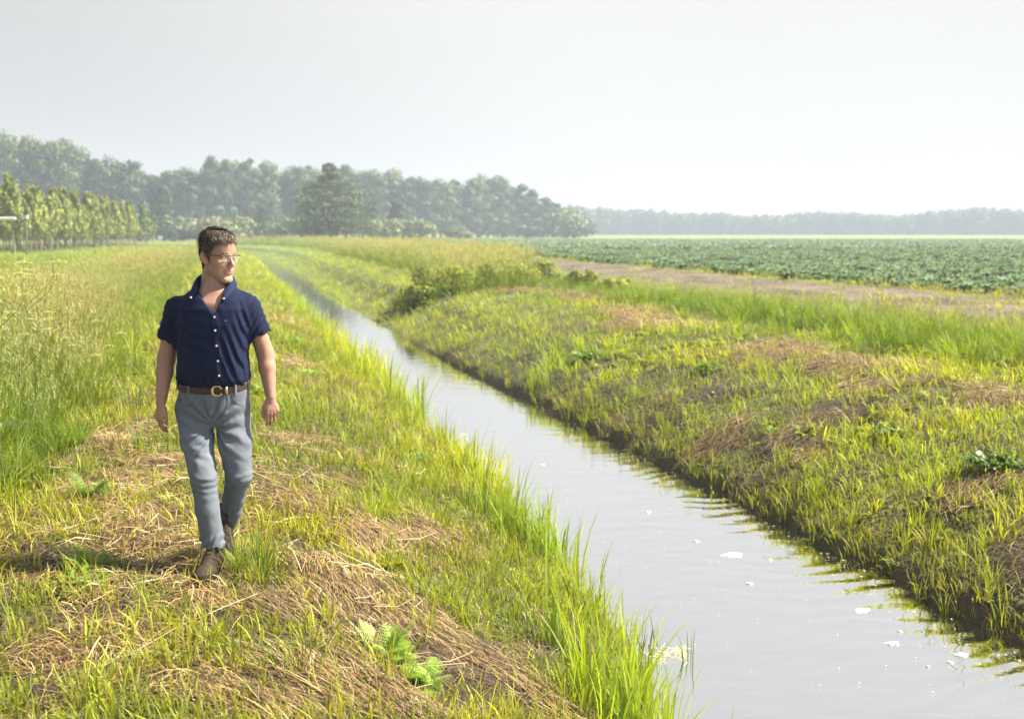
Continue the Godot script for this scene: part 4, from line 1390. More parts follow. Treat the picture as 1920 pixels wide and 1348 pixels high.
# ---------------------------------------------------------------- the man
# A distance field on a grid, filled bone by bone and meshed as surface nets.
class Field:
	var o: Vector3
	var c: float
	var nx: int
	var ny: int
	var nz: int
	var f: PackedFloat32Array

	func _init(lo: Vector3, hi: Vector3, cell: float) -> void:
		o = lo
		c = cell
		nx = int(ceil((hi.x - lo.x) / c)) + 1
		ny = int(ceil((hi.y - lo.y) / c)) + 1
		nz = int(ceil((hi.z - lo.z) / c)) + 1
		f.resize(nx * ny * nz)
		f.fill(1.0)

	func span(lo: Vector3, hi: Vector3) -> Array:
		return [clampi(int((lo.x - o.x) / c), 0, nx), clampi(int((hi.x - o.x) / c) + 2, 0, nx), clampi(int((lo.y - o.y) / c), 0, ny), clampi(int((hi.y - o.y) / c) + 2, 0, ny), clampi(int((lo.z - o.z) / c), 0, nz), clampi(int((hi.z - o.z) / c) + 2, 0, nz)]

	# a tapered limb from a to b, flattened along z by fz (under 1: thinner); k joins softly; cut takes it away instead
	func limb(a: Vector3, b: Vector3, ra: float, rb: float, k := 0.02, fz := 1.0, cut := false) -> void:
		var pad := maxf(ra, rb) + k + c * 2.5
		var padv := Vector3(pad, pad, pad * maxf(fz, 0.3) + c)
		var s := span(Vector3(minf(a.x, b.x), minf(a.y, b.y), minf(a.z, b.z)) - padv, Vector3(maxf(a.x, b.x), maxf(a.y, b.y), maxf(a.z, b.z)) + padv)
		var iz := 1.0 / fz
		var ax := a.x
		var ay := a.y
		var az := a.z * iz
		var dx := b.x - ax
		var dy := b.y - ay
		var dz := b.z * iz - az
		var dd := 1.0 / maxf(dx * dx + dy * dy + dz * dz, 1e-9)
		var k4 := 0.25 / maxf(k, 1e-6)
		var damp := minf(fz, 1.0)
		for iy in range(s[2], s[3]):
			var py := o.y + iy * c - ay
			for jz in range(s[4], s[5]):
				var pz := (o.z + jz * c) * iz - az
				var row := (iy * nz + jz) * nx
				var base := py * dy + pz * dz
				for ix in range(s[0], s[1]):
					var px := o.x + ix * c - ax
					var h := (px * dx + base) * dd
					h = 0.0 if h < 0.0 else 1.0 if h > 1.0 else h
					var qx := px - dx * h
					var qy := py - dy * h
					var qz := pz - dz * h
					var d := (sqrt(qx * qx + qy * qy + qz * qz) - ra - (rb - ra) * h) * damp
					var e := f[row + ix]
					if cut:
						d = -d
						var t := k - absf(d - e)
						f[row + ix] = maxf(d, e) + (t * t * k4 if t > 0.0 else 0.0)
					else:
						var t := k - absf(d - e)
						f[row + ix] = minf(d, e) - (t * t * k4 if t > 0.0 else 0.0)

	func ball(at: Vector3, r: Vector3, k := 0.02, cut := false, turn := Basis.IDENTITY) -> void:
		var m := maxf(r.x, maxf(r.y, r.z)) + k + c * 2.0
		var s := span(at - Vector3(m, m, m), at + Vector3(m, m, m))
		var inv := turn.transposed()
		var least := minf(r.x, minf(r.y, r.z))
		var k4 := 0.25 / maxf(k, 1e-6)
		for iy in range(s[2], s[3]):
			for jz in range(s[4], s[5]):
				var row := (iy * nz + jz) * nx
				for ix in range(s[0], s[1]):
					var p := inv * (Vector3(o.x + ix * c, o.y + iy * c, o.z + jz * c) - at)
					var q := p / r
					var l := q.length()
					var g := (q / r).length()
					var d := l * (l - 1.0) / g if g > 1e-6 else -least
					var e := f[row + ix]
					if cut: d = -d
					var t := k - absf(d - e)
					f[row + ix] = (maxf(d, e) if cut else minf(d, e)) + ((t * t * k4) if t > 0.0 else 0.0) * (1.0 if cut else -1.0)

	# a trunk of stacked ovals: rows of [y, middle x, half width, middle z, half depth], from low to high
	func trunk(rows: Array, k := 0.02) -> void:
		var k4 := 0.25 / maxf(k, 1e-6)
		for iy in ny:
			var y := o.y + iy * c
			if y < rows[0][0] - 0.03 or y > rows[-1][0] + 0.03: continue
			var i := 0
			while i < rows.size() - 2 and y > rows[i + 1][0]: i += 1
			var h := clampf((y - rows[i][0]) / (rows[i + 1][0] - rows[i][0]), 0, 1)
			h = lerpf(h, h * h * (3 - 2 * h), 0.4)
			var mx := lerpf(rows[i][1], rows[i + 1][1], h)
			var rx := lerpf(rows[i][2], rows[i + 1][2], h)
			var mz := lerpf(rows[i][3], rows[i + 1][3], h)
			var rz := lerpf(rows[i][4], rows[i + 1][4], h)
			var over := maxf(rows[0][0] - y, y - rows[-1][0])
			for jz in nz:
				var qz := (o.z + jz * c - mz) / rz
				var row := (iy * nz + jz) * nx
				for ix in nx:
					var qx := (o.x + ix * c - mx) / rx
					# a squarish oval
					var l := pow(pow(absf(qx), 2.3) + pow(absf(qz), 2.3), 1.0 / 2.3)
					var d := (l - 1.0) * minf(rx, rz) * 0.95
					if over > 0.0: d = maxf(d, over)
					var e := f[row + ix]
					var t := k - absf(d - e)
					f[row + ix] = minf(d, e) - (t * t * k4 if t > 0.0 else 0.0)

	# keep only what lies on the far side of a plane (n points to what is cut off)
	func slice(at: Vector3, n: Vector3, lo: Vector3, hi: Vector3) -> void:
		var s := span(lo, hi)
		for iy in range(s[2], s[3]):
			for jz in range(s[4], s[5]):
				var row := (iy * nz + jz) * nx
				for ix in range(s[0], s[1]):
					var d := (Vector3(o.x + ix * c, o.y + iy * c, o.z + jz * c) - at).dot(n)
					if d > f[row + ix]: f[row + ix] = d

	func merge(g: PackedFloat32Array, k: float) -> void:
		for i in f.size():
			var d := g[i]
			var e := f[i]
			var t := k - absf(d - e)
			f[i] = minf(d, e) - (t * t * 0.25 / k if t > 0.0 else 0.0)

	func sample(p: Vector3) -> float:
		var q := (p - o) / c
		var x := clampi(int(q.x), 0, nx - 2)
		var y := clampi(int(q.y), 0, ny - 2)
		var z := clampi(int(q.z), 0, nz - 2)
		var fx := clampf(q.x - x, 0, 1)
		var fy := clampf(q.y - y, 0, 1)
		var fz := clampf(q.z - z, 0, 1)
		var r := (y * nz + z) * nx + x
		var sy := nz * nx
		return lerpf(lerpf(lerpf(f[r], f[r + 1], fx), lerpf(f[r + nx], f[r + nx + 1], fx), fz), lerpf(lerpf(f[r + sy], f[r + sy + 1], fx), lerpf(f[r + sy + nx], f[r + sy + nx + 1], fx), fz), fy)

	# the front of the surface at x, y, as seen from +z
	func front(x: float, y: float) -> Vector3:
		var z := o.z + (nz - 1) * c
		while z > o.z:
			var d := sample(Vector3(x, y, z))
			if d < 0.0005: return Vector3(x, y, z)
			z -= clampf(d * 0.7, 0.0008, 0.02)
		return Vector3(x, y, o.z)

	func net() -> Shape:
		var s := Shape.new()
		s.smooth = true
		var at := PackedInt32Array()
		at.resize(f.size())
		at.fill(-1)
		var sy := nz * nx
		for iy in ny - 1:
			for iz in nz - 1:
				var r := (iy * nz + iz) * nx
				for ix in nx - 1:
					var a := f[r]
					var b := f[r + 1]
					var in_ := a < 0.0
					if absf(a) > 0.05:
						r += 1
						continue
					var d := f[r + nx]
					var e := f[r + nx + 1]
					var g := f[r + sy]
					var h := f[r + sy + 1]
					var p := f[r + sy + nx]
					var q := f[r + sy + nx + 1]
					if (b < 0.0) == in_ and (d < 0.0) == in_ and (e < 0.0) == in_ and (g < 0.0) == in_ and (h < 0.0) == in_ and (p < 0.0) == in_ and (q < 0.0) == in_:
						r += 1
						continue
					var sum := Vector3.ZERO
					var n := 0
					if (a < 0.0) != (b < 0.0): sum += Vector3(a / (a - b), 0, 0); n += 1
					if (d < 0.0) != (e < 0.0): sum += Vector3(d / (d - e), 0, 1); n += 1
					if (g < 0.0) != (h < 0.0): sum += Vector3(g / (g - h), 1, 0); n += 1
					if (p < 0.0) != (q < 0.0): sum += Vector3(p / (p - q), 1, 1); n += 1
					if (a < 0.0) != (d < 0.0): sum += Vector3(0, 0, a / (a - d)); n += 1
					if (b < 0.0) != (e < 0.0): sum += Vector3(1, 0, b / (b - e)); n += 1
					if (g < 0.0) != (p < 0.0): sum += Vector3(0, 1, g / (g - p)); n += 1
					if (h < 0.0) != (q < 0.0): sum += Vector3(1, 1, h / (h - q)); n += 1
					if (a < 0.0) != (g < 0.0): sum += Vector3(0, a / (a - g), 0); n += 1
					if (b < 0.0) != (h < 0.0): sum += Vector3(1, b / (b - h), 0); n += 1
					if (d < 0.0) != (p < 0.0): sum += Vector3(0, d / (d - p), 1); n += 1
					if (e < 0.0) != (q < 0.0): sum += Vector3(1, e / (e - q), 1); n += 1
					at[r] = s.v.size()
					s.v.append(o + (Vector3(ix, iy, iz) + sum / n) * c)
					r += 1
		for i in s.v.size():
			var p := s.v[i]
			var q := c * 0.7
			var n := Vector3(sample(p + Vector3(q, 0, 0)) - sample(p - Vector3(q, 0, 0)), sample(p + Vector3(0, q, 0)) - sample(p - Vector3(0, q, 0)), sample(p + Vector3(0, 0, q)) - sample(p - Vector3(0, 0, q)))
			s.n.append(n.normalized() if n.length_squared() > 1e-12 else Vector3.UP)
		s.c.resize(s.v.size())
		s.c.fill(Color.WHITE)
		for iy in range(1, ny - 1):
			for iz in range(1, nz - 1):
				var r := (iy * nz + iz) * nx
				for ix in range(1, nx - 1):
					var k := r + ix
					if at[k] < 0 and at[k - 1] < 0 and at[k - nx] < 0 and at[k - sy] < 0: continue
					var a := f[k] < 0.0
					if a != (f[k + 1] < 0.0): face(s, at[k], at[k - nx], at[k - nx - sy], at[k - sy])
					if a != (f[k + nx] < 0.0): face(s, at[k], at[k - 1], at[k - 1 - sy], at[k - sy])
					if a != (f[k + sy] < 0.0): face(s, at[k], at[k - 1], at[k - 1 - nx], at[k - nx])
		return s

	func face(s: Shape, a: int, b: int, d: int, e: int) -> void:
		if a < 0 or b < 0 or d < 0 or e < 0: return
		if (s.v[d] - s.v[a]).cross(s.v[b] - s.v[a]).dot(s.n[a] + s.n[d]) > 0.0:
			s.t.append_array([a, b, d, a, d, e])
		else:
			s.t.append_array([a, d, b, a, e, d])

func absorb(s: Shape, other: Shape, x: Transform3D) -> void:
	var k := s.v.size()
	for i in other.v.size():
		s.v.append(x * other.v[i])
		s.n.append((x.basis * other.n[i]).normalized())
		s.c.append(other.c[i])
	var flip := x.basis.determinant() < 0
	for i in range(0, other.t.size(), 3):
		if flip:
			s.t.append_array([k + other.t[i], k + other.t[i + 2], k + other.t[i + 1]])
		else:
			s.t.append_array([k + other.t[i], k + other.t[i + 1], k + other.t[i + 2]])

const SKIN := Color(0.298, 0.176, 0.134)

func bell(x: float, w: float) -> float:
	return exp(-x * x / (w * w))

# --- head, in its own axes: z out of the face, x towards his left ear
func head_field() -> Field:
	var h := Field.new(Vector3(-0.105, -0.235, -0.13), Vector3(0.105, 0.145, 0.145), 0.003)
	h.ball(Vector3(0, 0.032, -0.012), Vector3(0.079, 0.096, 0.103), 0.0)
	h.ball(Vector3(0, -0.028, 0.026), Vector3(0.064, 0.095, 0.068), 0.02)
	h.ball(Vector3(0, 0.045, 0.045), Vector3(0.062, 0.05, 0.05), 0.02)
	for e in [-1.0, 1.0]:
		h.limb(Vector3(0.047 * e, -0.062, -0.004), Vector3(0.016 * e, -0.116, 0.066), 0.024, 0.02, 0.02)
		h.ball(Vector3(0.042 * e, -0.028, 0.058), Vector3(0.025, 0.02, 0.024), 0.02)
		h.ball(Vector3(0.036 * e, -0.065, 0.046), Vector3(0.024, 0.03, 0.024), 0.018)
		h.ball(Vector3(0.032 * e, 0.001, 0.099), Vector3(0.019, 0.013, 0.016), 0.010, true)
		h.limb(Vector3(0.014 * e, 0.020, 0.091), Vector3(0.047 * e, 0.021, 0.070), 0.008, 0.007, 0.010)
		h.ball(Vector3(0.0315 * e, 0.0, 0.0755), Vector3(0.0125, 0.0115, 0.0125), 0.003)
		h.limb(Vector3(0.018 * e, 0.006, 0.0865), Vector3(0.045 * e, 0.005, 0.077), 0.0035, 0.003, 0.003)
		h.limb(Vector3(0.018 * e, -0.009, 0.0865), Vector3(0.045 * e, -0.009, 0.077), 0.0035, 0.003, 0.004)
	h.ball(Vector3(0, -0.118, 0.070), Vector3(0.022, 0.017, 0.018), 0.015)
	h.limb(Vector3(0, 0.012, 0.088), Vector3(0, -0.030, 0.112), 0.008, 0.0100, 0.012)
	h.ball(Vector3(0, -0.036, 0.110), Vector3(0.0105, 0.009, 0.012), 0.008)
	for e in [-1.0, 1.0]:
		h.ball(Vector3(0.012 * e, -0.041, 0.099), Vector3(0.0085, 0.0075, 0.011), 0.006)
		h.ball(Vector3(0.007 * e, -0.0475, 0.104), Vector3(0.004, 0.003, 0.005), 0.002, true)
	h.ball(Vector3(0, -0.072, 0.080), Vector3(0.027, 0.02, 0.017), 0.012)
	h.limb(Vector3(-0.027, -0.0720, 0.0830), Vector3(0, -0.0665, 0.0955), 0.0040, 0.0052, 0.005)
	h.limb(Vector3(0.027, -0.0720, 0.0830), Vector3(0, -0.0665, 0.0955), 0.0040, 0.0052, 0.005)
	h.limb(Vector3(-0.021, -0.0780, 0.0870), Vector3(0.021, -0.0780, 0.0870), 0.0055, 0.0055, 0.005)
	h.limb(Vector3(-0.020, -0.0725, 0.0945), Vector3(0, -0.0718, 0.1015), 0.0012, 0.0018, 0.003, 1.0, true)
	h.limb(Vector3(0.020, -0.0725, 0.0945), Vector3(0, -0.0718, 0.1015), 0.0012, 0.0018, 0.003, 1.0, true)
	for e in [-1.0, 1.0]:
		var b := Basis.from_euler(Vector3(-0.2, -0.45 * e, -0.16 * e))
		h.ball(Vector3(0.082 * e, -0.006, -0.018), Vector3(0.0095, 0.034, 0.021), 0.005, false, b)
		h.ball(Vector3(0.0935 * e, -0.002, -0.0125), Vector3(0.012, 0.024, 0.0135), 0.002, true, b)
		h.limb(Vector3(0.083 * e, -0.016, -0.006), Vector3(0.080 * e, -0.010, 0.0), 0.004, 0.004, 0.003)
		h.ball(Vector3(0.079 * e, -0.036, -0.008), Vector3(0.006, 0.010, 0.008), 0.006, false, b)
	h.limb(Vector3(0, -0.06, -0.032), Vector3(-0.005, -0.25, -0.06), 0.060, 0.068, 0.025)
	return h

func hairy(p: Vector3) -> bool:
	if absf(p.x) > 0.066 and pow((p.y + 0.008) / 0.038, 2) + pow((p.z + 0.016) / 0.026, 2) < 1.0:
		return false
	var jag := 0.006 * fine.get_noise_2d(p.x * 90.0, p.z * 90.0 + p.y * 60.0)
	if p.z > 0.046:
		return p.y > 0.088 - 0.10 * maxf(0.0, absf(p.x) - 0.05) + jag
	if p.z > -0.012:
		var f := (p.z + 0.012) / 0.058
		return p.y > lerpf(0.006, 0.078, pow(f, 3.0)) + jag - (0.02 if p.z < 0.016 else 0.0)
	return p.y > lerpf(-0.02, -0.074, clampf((-p.z - 0.012) / 0.045, 0, 1)) + jag

func hand_shape() -> Shape:   # his right hand hanging: fingers down, thumb towards +x, back of the hand towards +z
	var h := Field.new(Vector3(-0.06, -0.20, -0.10), Vector3(0.085, 0.03, 0.035), 0.0026)
	h.limb(Vector3(0, 0.03, 0), Vector3(0, -0.012, 0), 0.0275, 0.026, 0.01, 0.8)
	h.limb(Vector3(0, -0.012, 0), Vector3(0.0, -0.06, -0.002), 0.025, 0.034, 0.012, 0.5)
	h.limb(Vector3(-0.018, -0.06, -0.002), Vector3(0.018, -0.066, -0.002), 0.024, 0.024, 0.012, 0.55)
	h.ball(Vector3(0.024, -0.038, -0.012), Vector3(0.016, 0.026, 0.015), 0.012)
	var fx := [0.0295, 0.009, -0.0115, -0.0295]
	var fy := [-0.086, -0.091, -0.086, -0.077]
	var fl := [[0.043, 0.026, 0.021], [0.047, 0.029, 0.022], [0.043, 0.027, 0.021], [0.034, 0.020, 0.018]]
	for i in 4:
		var p := Vector3(fx[i], fy[i], -0.002)
		h.limb(Vector3(fx[i] * 0.6, -0.04, 0.001), p, 0.011, 0.0115, 0.009)
		h.ball(p + Vector3(0, 0.002, 0.004), Vector3(0.0095, 0.010, 0.009), 0.006)
		var a := 0.30 + 0.10 * i
		var r := 0.0102 if i < 3 else 0.0088
		for k in 3:
			var q: Vector3 = p + Vector3(fx[i] * 0.12, -cos(a), -sin(a)) * fl[i][k]
			h.limb(p, q, r, r - 0.0009, 0.0035)
			p = q
			a += 0.42 + 0.05 * i
			r -= 0.0009
	h.limb(Vector3(0.022, -0.022, -0.008), Vector3(0.044, -0.056, -0.016), 0.0155, 0.0125, 0.01)
	h.limb(Vector3(0.044, -0.056, -0.016), Vector3(0.050, -0.086, -0.022), 0.012, 0.0105, 0.004)
	h.limb(Vector3(0.050, -0.086, -0.022), Vector3(0.047, -0.110, -0.028), 0.0105, 0.0085, 0.003)
	var s := h.net()
	for i in s.v.size():
		var p := s.v[i]
		var k := 1.0 + 0.10 * fine.get_noise_3d(p.x * 30, p.y * 30, p.z * 30)
		if p.y < -0.07: k *= 0.97
		s.c[i] = Color(SKIN.r * k * 1.02, SKIN.g * k * 0.97, SKIN.b * k * 0.97)
	return s

func make_person() -> void:
	var root := thing("person", Vector3(-1.65, 0.0, -5.75))
	tag(root, "man in a navy short-sleeved shirt, grey jeans and brown boots walking along the bank", "person")
	var skin := mat("skin", 0.5)
	skin.subsurf_scatter_enabled = true
	skin.subsurf_scatter_strength = 0.04
	skin.metallic_specular = 0.4
	var navy := mat("navy_cotton", 0.85)
	navy.metallic_specular = 0.3
	navy.normal_enabled = true
	navy.normal_texture = noise_tex(256, 0.2, 3, 78, true, 4.0)
	navy.normal_scale = 0.5
	navy.uv1_triplanar = true
	navy.uv1_scale = Vector3(8, 8, 8)
	var denim := mat("grey_denim", 0.85)
	denim.normal_enabled = true
	denim.normal_texture = noise_tex(256, 0.12, 3, 77, true, 3.0)
	denim.normal_scale = 0.5
	denim.uv1_triplanar = true
	denim.uv1_scale = Vector3(9, 9, 9)
	mat("leather", 0.5)
	var brass := mat("brass", 0.28)
	brass.metallic = 1.0
	mat("hair", 0.75).metallic_specular = 0.25
	var bl: StandardMaterial3D = mat("boot_leather", 0.8)
	bl.metallic_specular = 0.35
	var rubber := mat("rubber", 0.7)
	rubber.metallic_specular = 0.3
	var glass := StandardMaterial3D.new()
	glass.resource_name = "lens_glass"
	glass.transparency = BaseMaterial3D.TRANSPARENCY_ALPHA
	glass.albedo_color = Color(0.9, 0.95, 0.95, 0.06)
	glass.roughness = 0.02
	glass.metallic_specular = 0.2

	# joints
	var sh_r := Vector3(-0.160, 1.425, -0.02)
	var el_r := Vector3(-0.240, 1.115, -0.035)
	var wr_r := Vector3(-0.250, 0.883, 0.055)
	var sh_l := Vector3(0.211, 1.432, -0.025)
	var el_l := Vector3(0.300, 1.135, -0.05)
	var wr_l := Vector3(0.338, 0.908, 0.02)
	var b := Field.new(Vector3(-0.34, 0.03, -0.26), Vector3(0.44, 1.62, 0.30), 0.0105)
	b.trunk([[0.8, 0.018, 0.16, 0, 0.09], [1.0, 0.026, 0.155, 0, 0.10], [1.2, 0.034, 0.16, 0, 0.115], [1.33, 0.038, 0.168, 0.004, 0.122], [1.42, 0.043, 0.14, 0.0, 0.110], [1.47, 0.045, 0.10, -0.01, 0.085], [1.52, 0.046, 0.07, -0.025, 0.07]], 0.02)
	b.limb(Vector3(0.045, 1.44, -0.03), Vector3(0.055, 1.60, -0.022), 0.068, 0.06, 0.03)
	for a in [[sh_r, el_r, wr_r], [sh_l, el_l, wr_l]]:
		b.limb(a[0] + (a[1] - a[0]) * 0.12, a[1], 0.048, 0.048, 0.03)
		var m: Vector3 = a[1].lerp(a[2], 0.3)
		b.limb(a[1], m, 0.044, 0.047, 0.02)
		b.limb(m, a[2], 0.046, 0.0275, 0.012, 0.95)
	b.limb(Vector3(-0.08, 0.83, 0), Vector3(0, 0.49, 0.16), 0.08, 0.05, 0.03)
	b.limb(Vector3(0, 0.49, 0.16), Vector3(0.036, 0.2, 0.178), 0.045, 0.035, 0.02)
	b.limb(Vector3(0.115, 0.83, 0), Vector3(0.156, 0.485, 0.045), 0.08, 0.05, 0.03)
	b.limb(Vector3(0.156, 0.485, 0.045), Vector3(0.07, 0.25, -0.09), 0.045, 0.035, 0.02)
	var body := b.net()
	for i in body.v.size():
		var p := body.v[i]
		var k := 1.0 + 0.10 * mid.get_noise_3d(p.x * 18, p.y * 18, p.z * 18) + 0.07 * fine.get_noise_3d(p.x * 40, p.y * 12, p.z * 40)
		body.c[i] = Color(SKIN.r * k, SKIN.g * k * 0.98, SKIN.b * k * 0.98)
	# hands
	var hand := hand_shape()
	var hr := Basis.from_euler(Vector3(-0.22, -0.75, 0.03)).scaled(Vector3(0.92, 0.92, 0.92))
	absorb(body, hand, Transform3D(hr, wr_r + Vector3(0.0, -0.004, 0.002)))
	var hl := Basis.from_euler(Vector3(-0.12, 0.45, 0.06)) * Basis.from_scale(Vector3(-0.92, 0.92, 0.92))
	absorb(body, hand, Transform3D(hl, wr_l + Vector3(0.0, -0.004, 0.002)))
	# head
	var hx := Transform3D(Basis.from_euler(Vector3(0.06, 0.96, 0.0)) * Basis.from_scale(Vector3(1.0, 1.0, 1.0)), Vector3(0.071, 1.668, -0.008))
	var hf := head_field()
	var hs := hf.net()
	for i in hs.v.size():
		var p := hs.v[i]
		var k := 1.0 + 0.07 * fine.get_noise_3d(p.x * 25, p.y * 25, p.z * 25)
		var col := Color(SKIN.r * k, SKIN.g * k, SKIN.b * k)
		var ax := absf(p.x)
		var lips := bell(p.y + 0.0725, 0.0085) * smoothstep(0.031, 0.024, ax) * smoothstep(0.078, 0.085, p.z)
		col = col.lerp(Color(0.36, 0.165, 0.13), 0.65 * lips)
		col = col.lerp(Color(0.12, 0.055, 0.045), 0.8 * bell(p.y + 0.0722, 0.0024) * smoothstep(0.030, 0.024, ax) * smoothstep(0.078, 0.084, p.z))
		var beard := smoothstep(-0.045, -0.062, p.y) * smoothstep(-0.14, -0.125, p.y) * smoothstep(0.0, 0.03, p.z)
		col = col.lerp(Color(0.34, 0.215, 0.165), 0.30 * beard)
		var flush := bell(p.y + 0.03, 0.025) * bell(ax - 0.045, 0.025) * smoothstep(0.03, 0.06, p.z) + 0.8 * bell(p.y + 0.035, 0.014) * bell(ax, 0.014) * smoothstep(0.09, 0.1, p.z)
		col = col.lerp(Color(0.50, 0.235, 0.175), 0.35 * minf(flush, 1.0))
		var brow := bell(p.y - 0.0235 + 0.10 * maxf(0, ax - 0.04), 0.0055) * smoothstep(0.009, 0.015, ax) * smoothstep(0.056, 0.048, ax) * smoothstep(0.06, 0.07, p.z)
		col = col.lerp(Color(0.10, 0.07, 0.05), 0.85 * brow)
		var eye := Vector2((ax - 0.0315) / 0.0115, (p.y + 0.0015) / 0.0048).length()
		if eye < 0.8 and p.z > 0.07:
			col = Color(0.22, 0.185, 0.17)
			var gaze := Vector2((p.x - (0.0315 if p.x > 0 else -0.0315)) / 0.0058, (p.y + 0.001) / 0.0058).length()
			if gaze < 1.0: col = Color(0.06, 0.07, 0.075)
		elif eye < 1.5 and p.z > 0.07:
			col = col.lerp(Color(0.22, 0.12, 0.09), 0.6)
		if ax > 0.07 and p.y > -0.05 and p.y < 0.04: col = col.lerp(Color(0.50, 0.22, 0.165), 0.45)
		if hairy(p) and p.y > -0.1: col = Color(0.04, 0.03, 0.024)
		hs.c[i] = col
	absorb(body, hs, hx)
	obj("body", body.mesh(), skin, root)
	make_hair(root, hf, hx)
	make_glasses(root, hx, glass)
	make_shirt(root, navy, sh_r, el_r, sh_l, el_l)
	make_jeans(root, denim)
	make_boots(root)

func make_hair(root: Node3D, hf: Field, hx: Transform3D) -> void:
	var s := Shape.new()
	# a close cap under the strands
	var cap := Field.new(Vector3(-0.10, -0.12, -0.13), Vector3(0.10, 0.155, 0.12), 0.004)
	for iy in cap.ny:
		for iz in cap.nz:
			var r := (iy * cap.nz + iz) * cap.nx
			for ix in cap.nx:
				var p := cap.o + Vector3(ix, iy, iz) * cap.c
				var d := hf.sample(p)
				if absf(d) > 0.04: 
					cap.f[r + ix] = d
					continue
				var thick := 0.0035 * smoothstep(-0.10, -0.03, p.y) + 0.0015 + 0.013 * smoothstep(0.04, 0.10, p.y) + 0.004 * smoothstep(0.02, 0.09, p.z) * smoothstep(0.07, 0.1, p.y)
				thick += 0.007 * fine.get_noise_3d(p.x * 20, p.y * 20, p.z * 12)
				cap.f[r + ix] = d - thick if hairy(p - Vector3(0, 0.004, 0)) else maxf(d + 0.004, 0.004)
	var cs := cap.net()
	for i in cs.v.size():
		var p := cs.v[i]
		var k := 1.0 + 0.5 * fine.get_noise_3d(p.x * 60, p.y * 25, p.z * 25)
		cs.c[i] = shade(Color(0.038, 0.03, 0.024), k)
	absorb(s, cs, hx)
	var st := Shape.new()
	for i in 9000:
		var dir := Vector3(rng.randfn(), rng.randfn() + 0.35, rng.randfn()).normalized()
		var p := Vector3(0, 0.015, -0.01) + dir * 0.14
		for k in 12:
			var d := hf.sample(p)
			p -= dir * d * 0.9
		if not hairy(p): continue
		var n := (p - Vector3(0, 0.02, -0.01)).normalized()
		var up := smoothstep(0.055, 0.10, p.y)
		var flow := Vector3(0.25 * p.x / 0.08 + R(-0.3, 0.3), -1.0, -0.45 + R(-0.25, 0.25)).lerp(Vector3(R(-0.7, 0.5) - 0.25, 0.1, 1.0), up).normalized()
		flow = (flow - n * flow.dot(n)).normalized()
		var len_ := lerpf(0.022, 0.045, up) * R(0.7, 1.3)
		var lift := lerpf(0.0035, 0.017, up) * R(0.6, 1.1) + 0.012 * smoothstep(0.04, 0.085, p.z) * up
		var wave := R(0, TAU)
		var pts := []
		for k in 5:
			var f := k / 4.0
			var q := p + flow * len_ * f + n * (0.003 + 0.012 * up + lift * sin(f * 2.2)) + n.cross(flow) * 0.004 * sin(wave + f * 3.0)
			pts.append(q)
		var grey := rng.randf()
		var c := Color(0.045, 0.034, 0.027).lerp(Color(0.125, 0.103, 0.084), grey * grey)
		if grey > 0.88: c = Color(0.25, 0.235, 0.22)
		st.ribbon(pts, [0.0017, 0.0020, 0.0018, 0.0013, 0.0004], n.cross(flow).normalized(), c, shade(c, 1.15))
	st.normals()
	absorb(s, st, hx)
	obj("hair", s.mesh(), mats.hair, root)

func make_glasses(root: Node3D, hx: Transform3D, glass: Material) -> void:
	var g := Shape.new()
	var dark := Color(0.035, 0.028, 0.025)
	var rimc := Color(0.06, 0.048, 0.04)
	var node := Node3D.new()
	node.name = "glasses"
	root.add_child(node)
	node.transform = hx
	for e in [-1.0, 1.0]:
		var low := []
		var top := []
		var lens := Shape.new()
		lens.smooth = true
		lens.v.append(Vector3(0.0335 * e, -0.003, 0.1075)); lens.c.append(Color.WHITE)
		for k in 25:
			var a := TAU * k / 24.0
			var p := Vector3((0.0335 + 0.0255 * cos(a)) * e, -0.003 + 0.0215 * sin(a) * (1.0 if sin(a) < 0 else 0.85), 0.1075)
			p.z -= 0.25 * maxf(0, absf(p.x) - 0.02)
			lens.v.append(p); lens.c.append(Color.WHITE)
			if k >= 12: low.append(p)
			if sin(a) >= -0.02 and k < 14: top.append(p)
			if k > 0: lens.t.append_array([0, k, k + 1] if e < 0 else [0, k + 1, k])
		var r1 := []
		for p in low: r1.append(0.0015)
		g.tube(low, r1, 6, rimc)
		top = []
		for k in 9:
			var f := k / 8.0
			var x := lerpf(0.009, 0.064, f)
			top.append(Vector3(x * e, 0.0125 + 0.004 * sin(f * PI) - 0.001 * f, 0.1085 - 0.25 * maxf(0, x - 0.02)))
		r1 = []
		for p in top: r1.append(0.0034)
		g.tube(top, r1, 6, dark)
		g.tube([Vector3(0.064 * e, 0.0125, 0.0975), Vector3(0.074 * e, 0.012, 0.075), Vector3(0.081 * e, 0.013, 0.0), Vector3(0.082 * e, 0.003, -0.03)], [0.0028, 0.0024, 0.0022, 0.0022], 6, dark)
		g.tube([Vector3(0.009 * e, 0.0, 0.108), Vector3(0.012 * e, -0.008, 0.100)], [0.001, 0.002], 5, rimc)
		obj("lens", lens.mesh(), glass, node)
	g.tube([Vector3(-0.0095, 0.010, 0.1085), Vector3(0, 0.012, 0.1105), Vector3(0.0095, 0.010, 0.1085)], [0.0016, 0.0016, 0.0016], 6, dark)
	obj("frame", g.mesh(), mats.leather, node)

func mid_x(y: float) -> float:   # the button line of the shirt, which is turned a little to his left
	return lerpf(0.098, 0.079, clampf((y - 1.0) / 0.37, 0, 1))

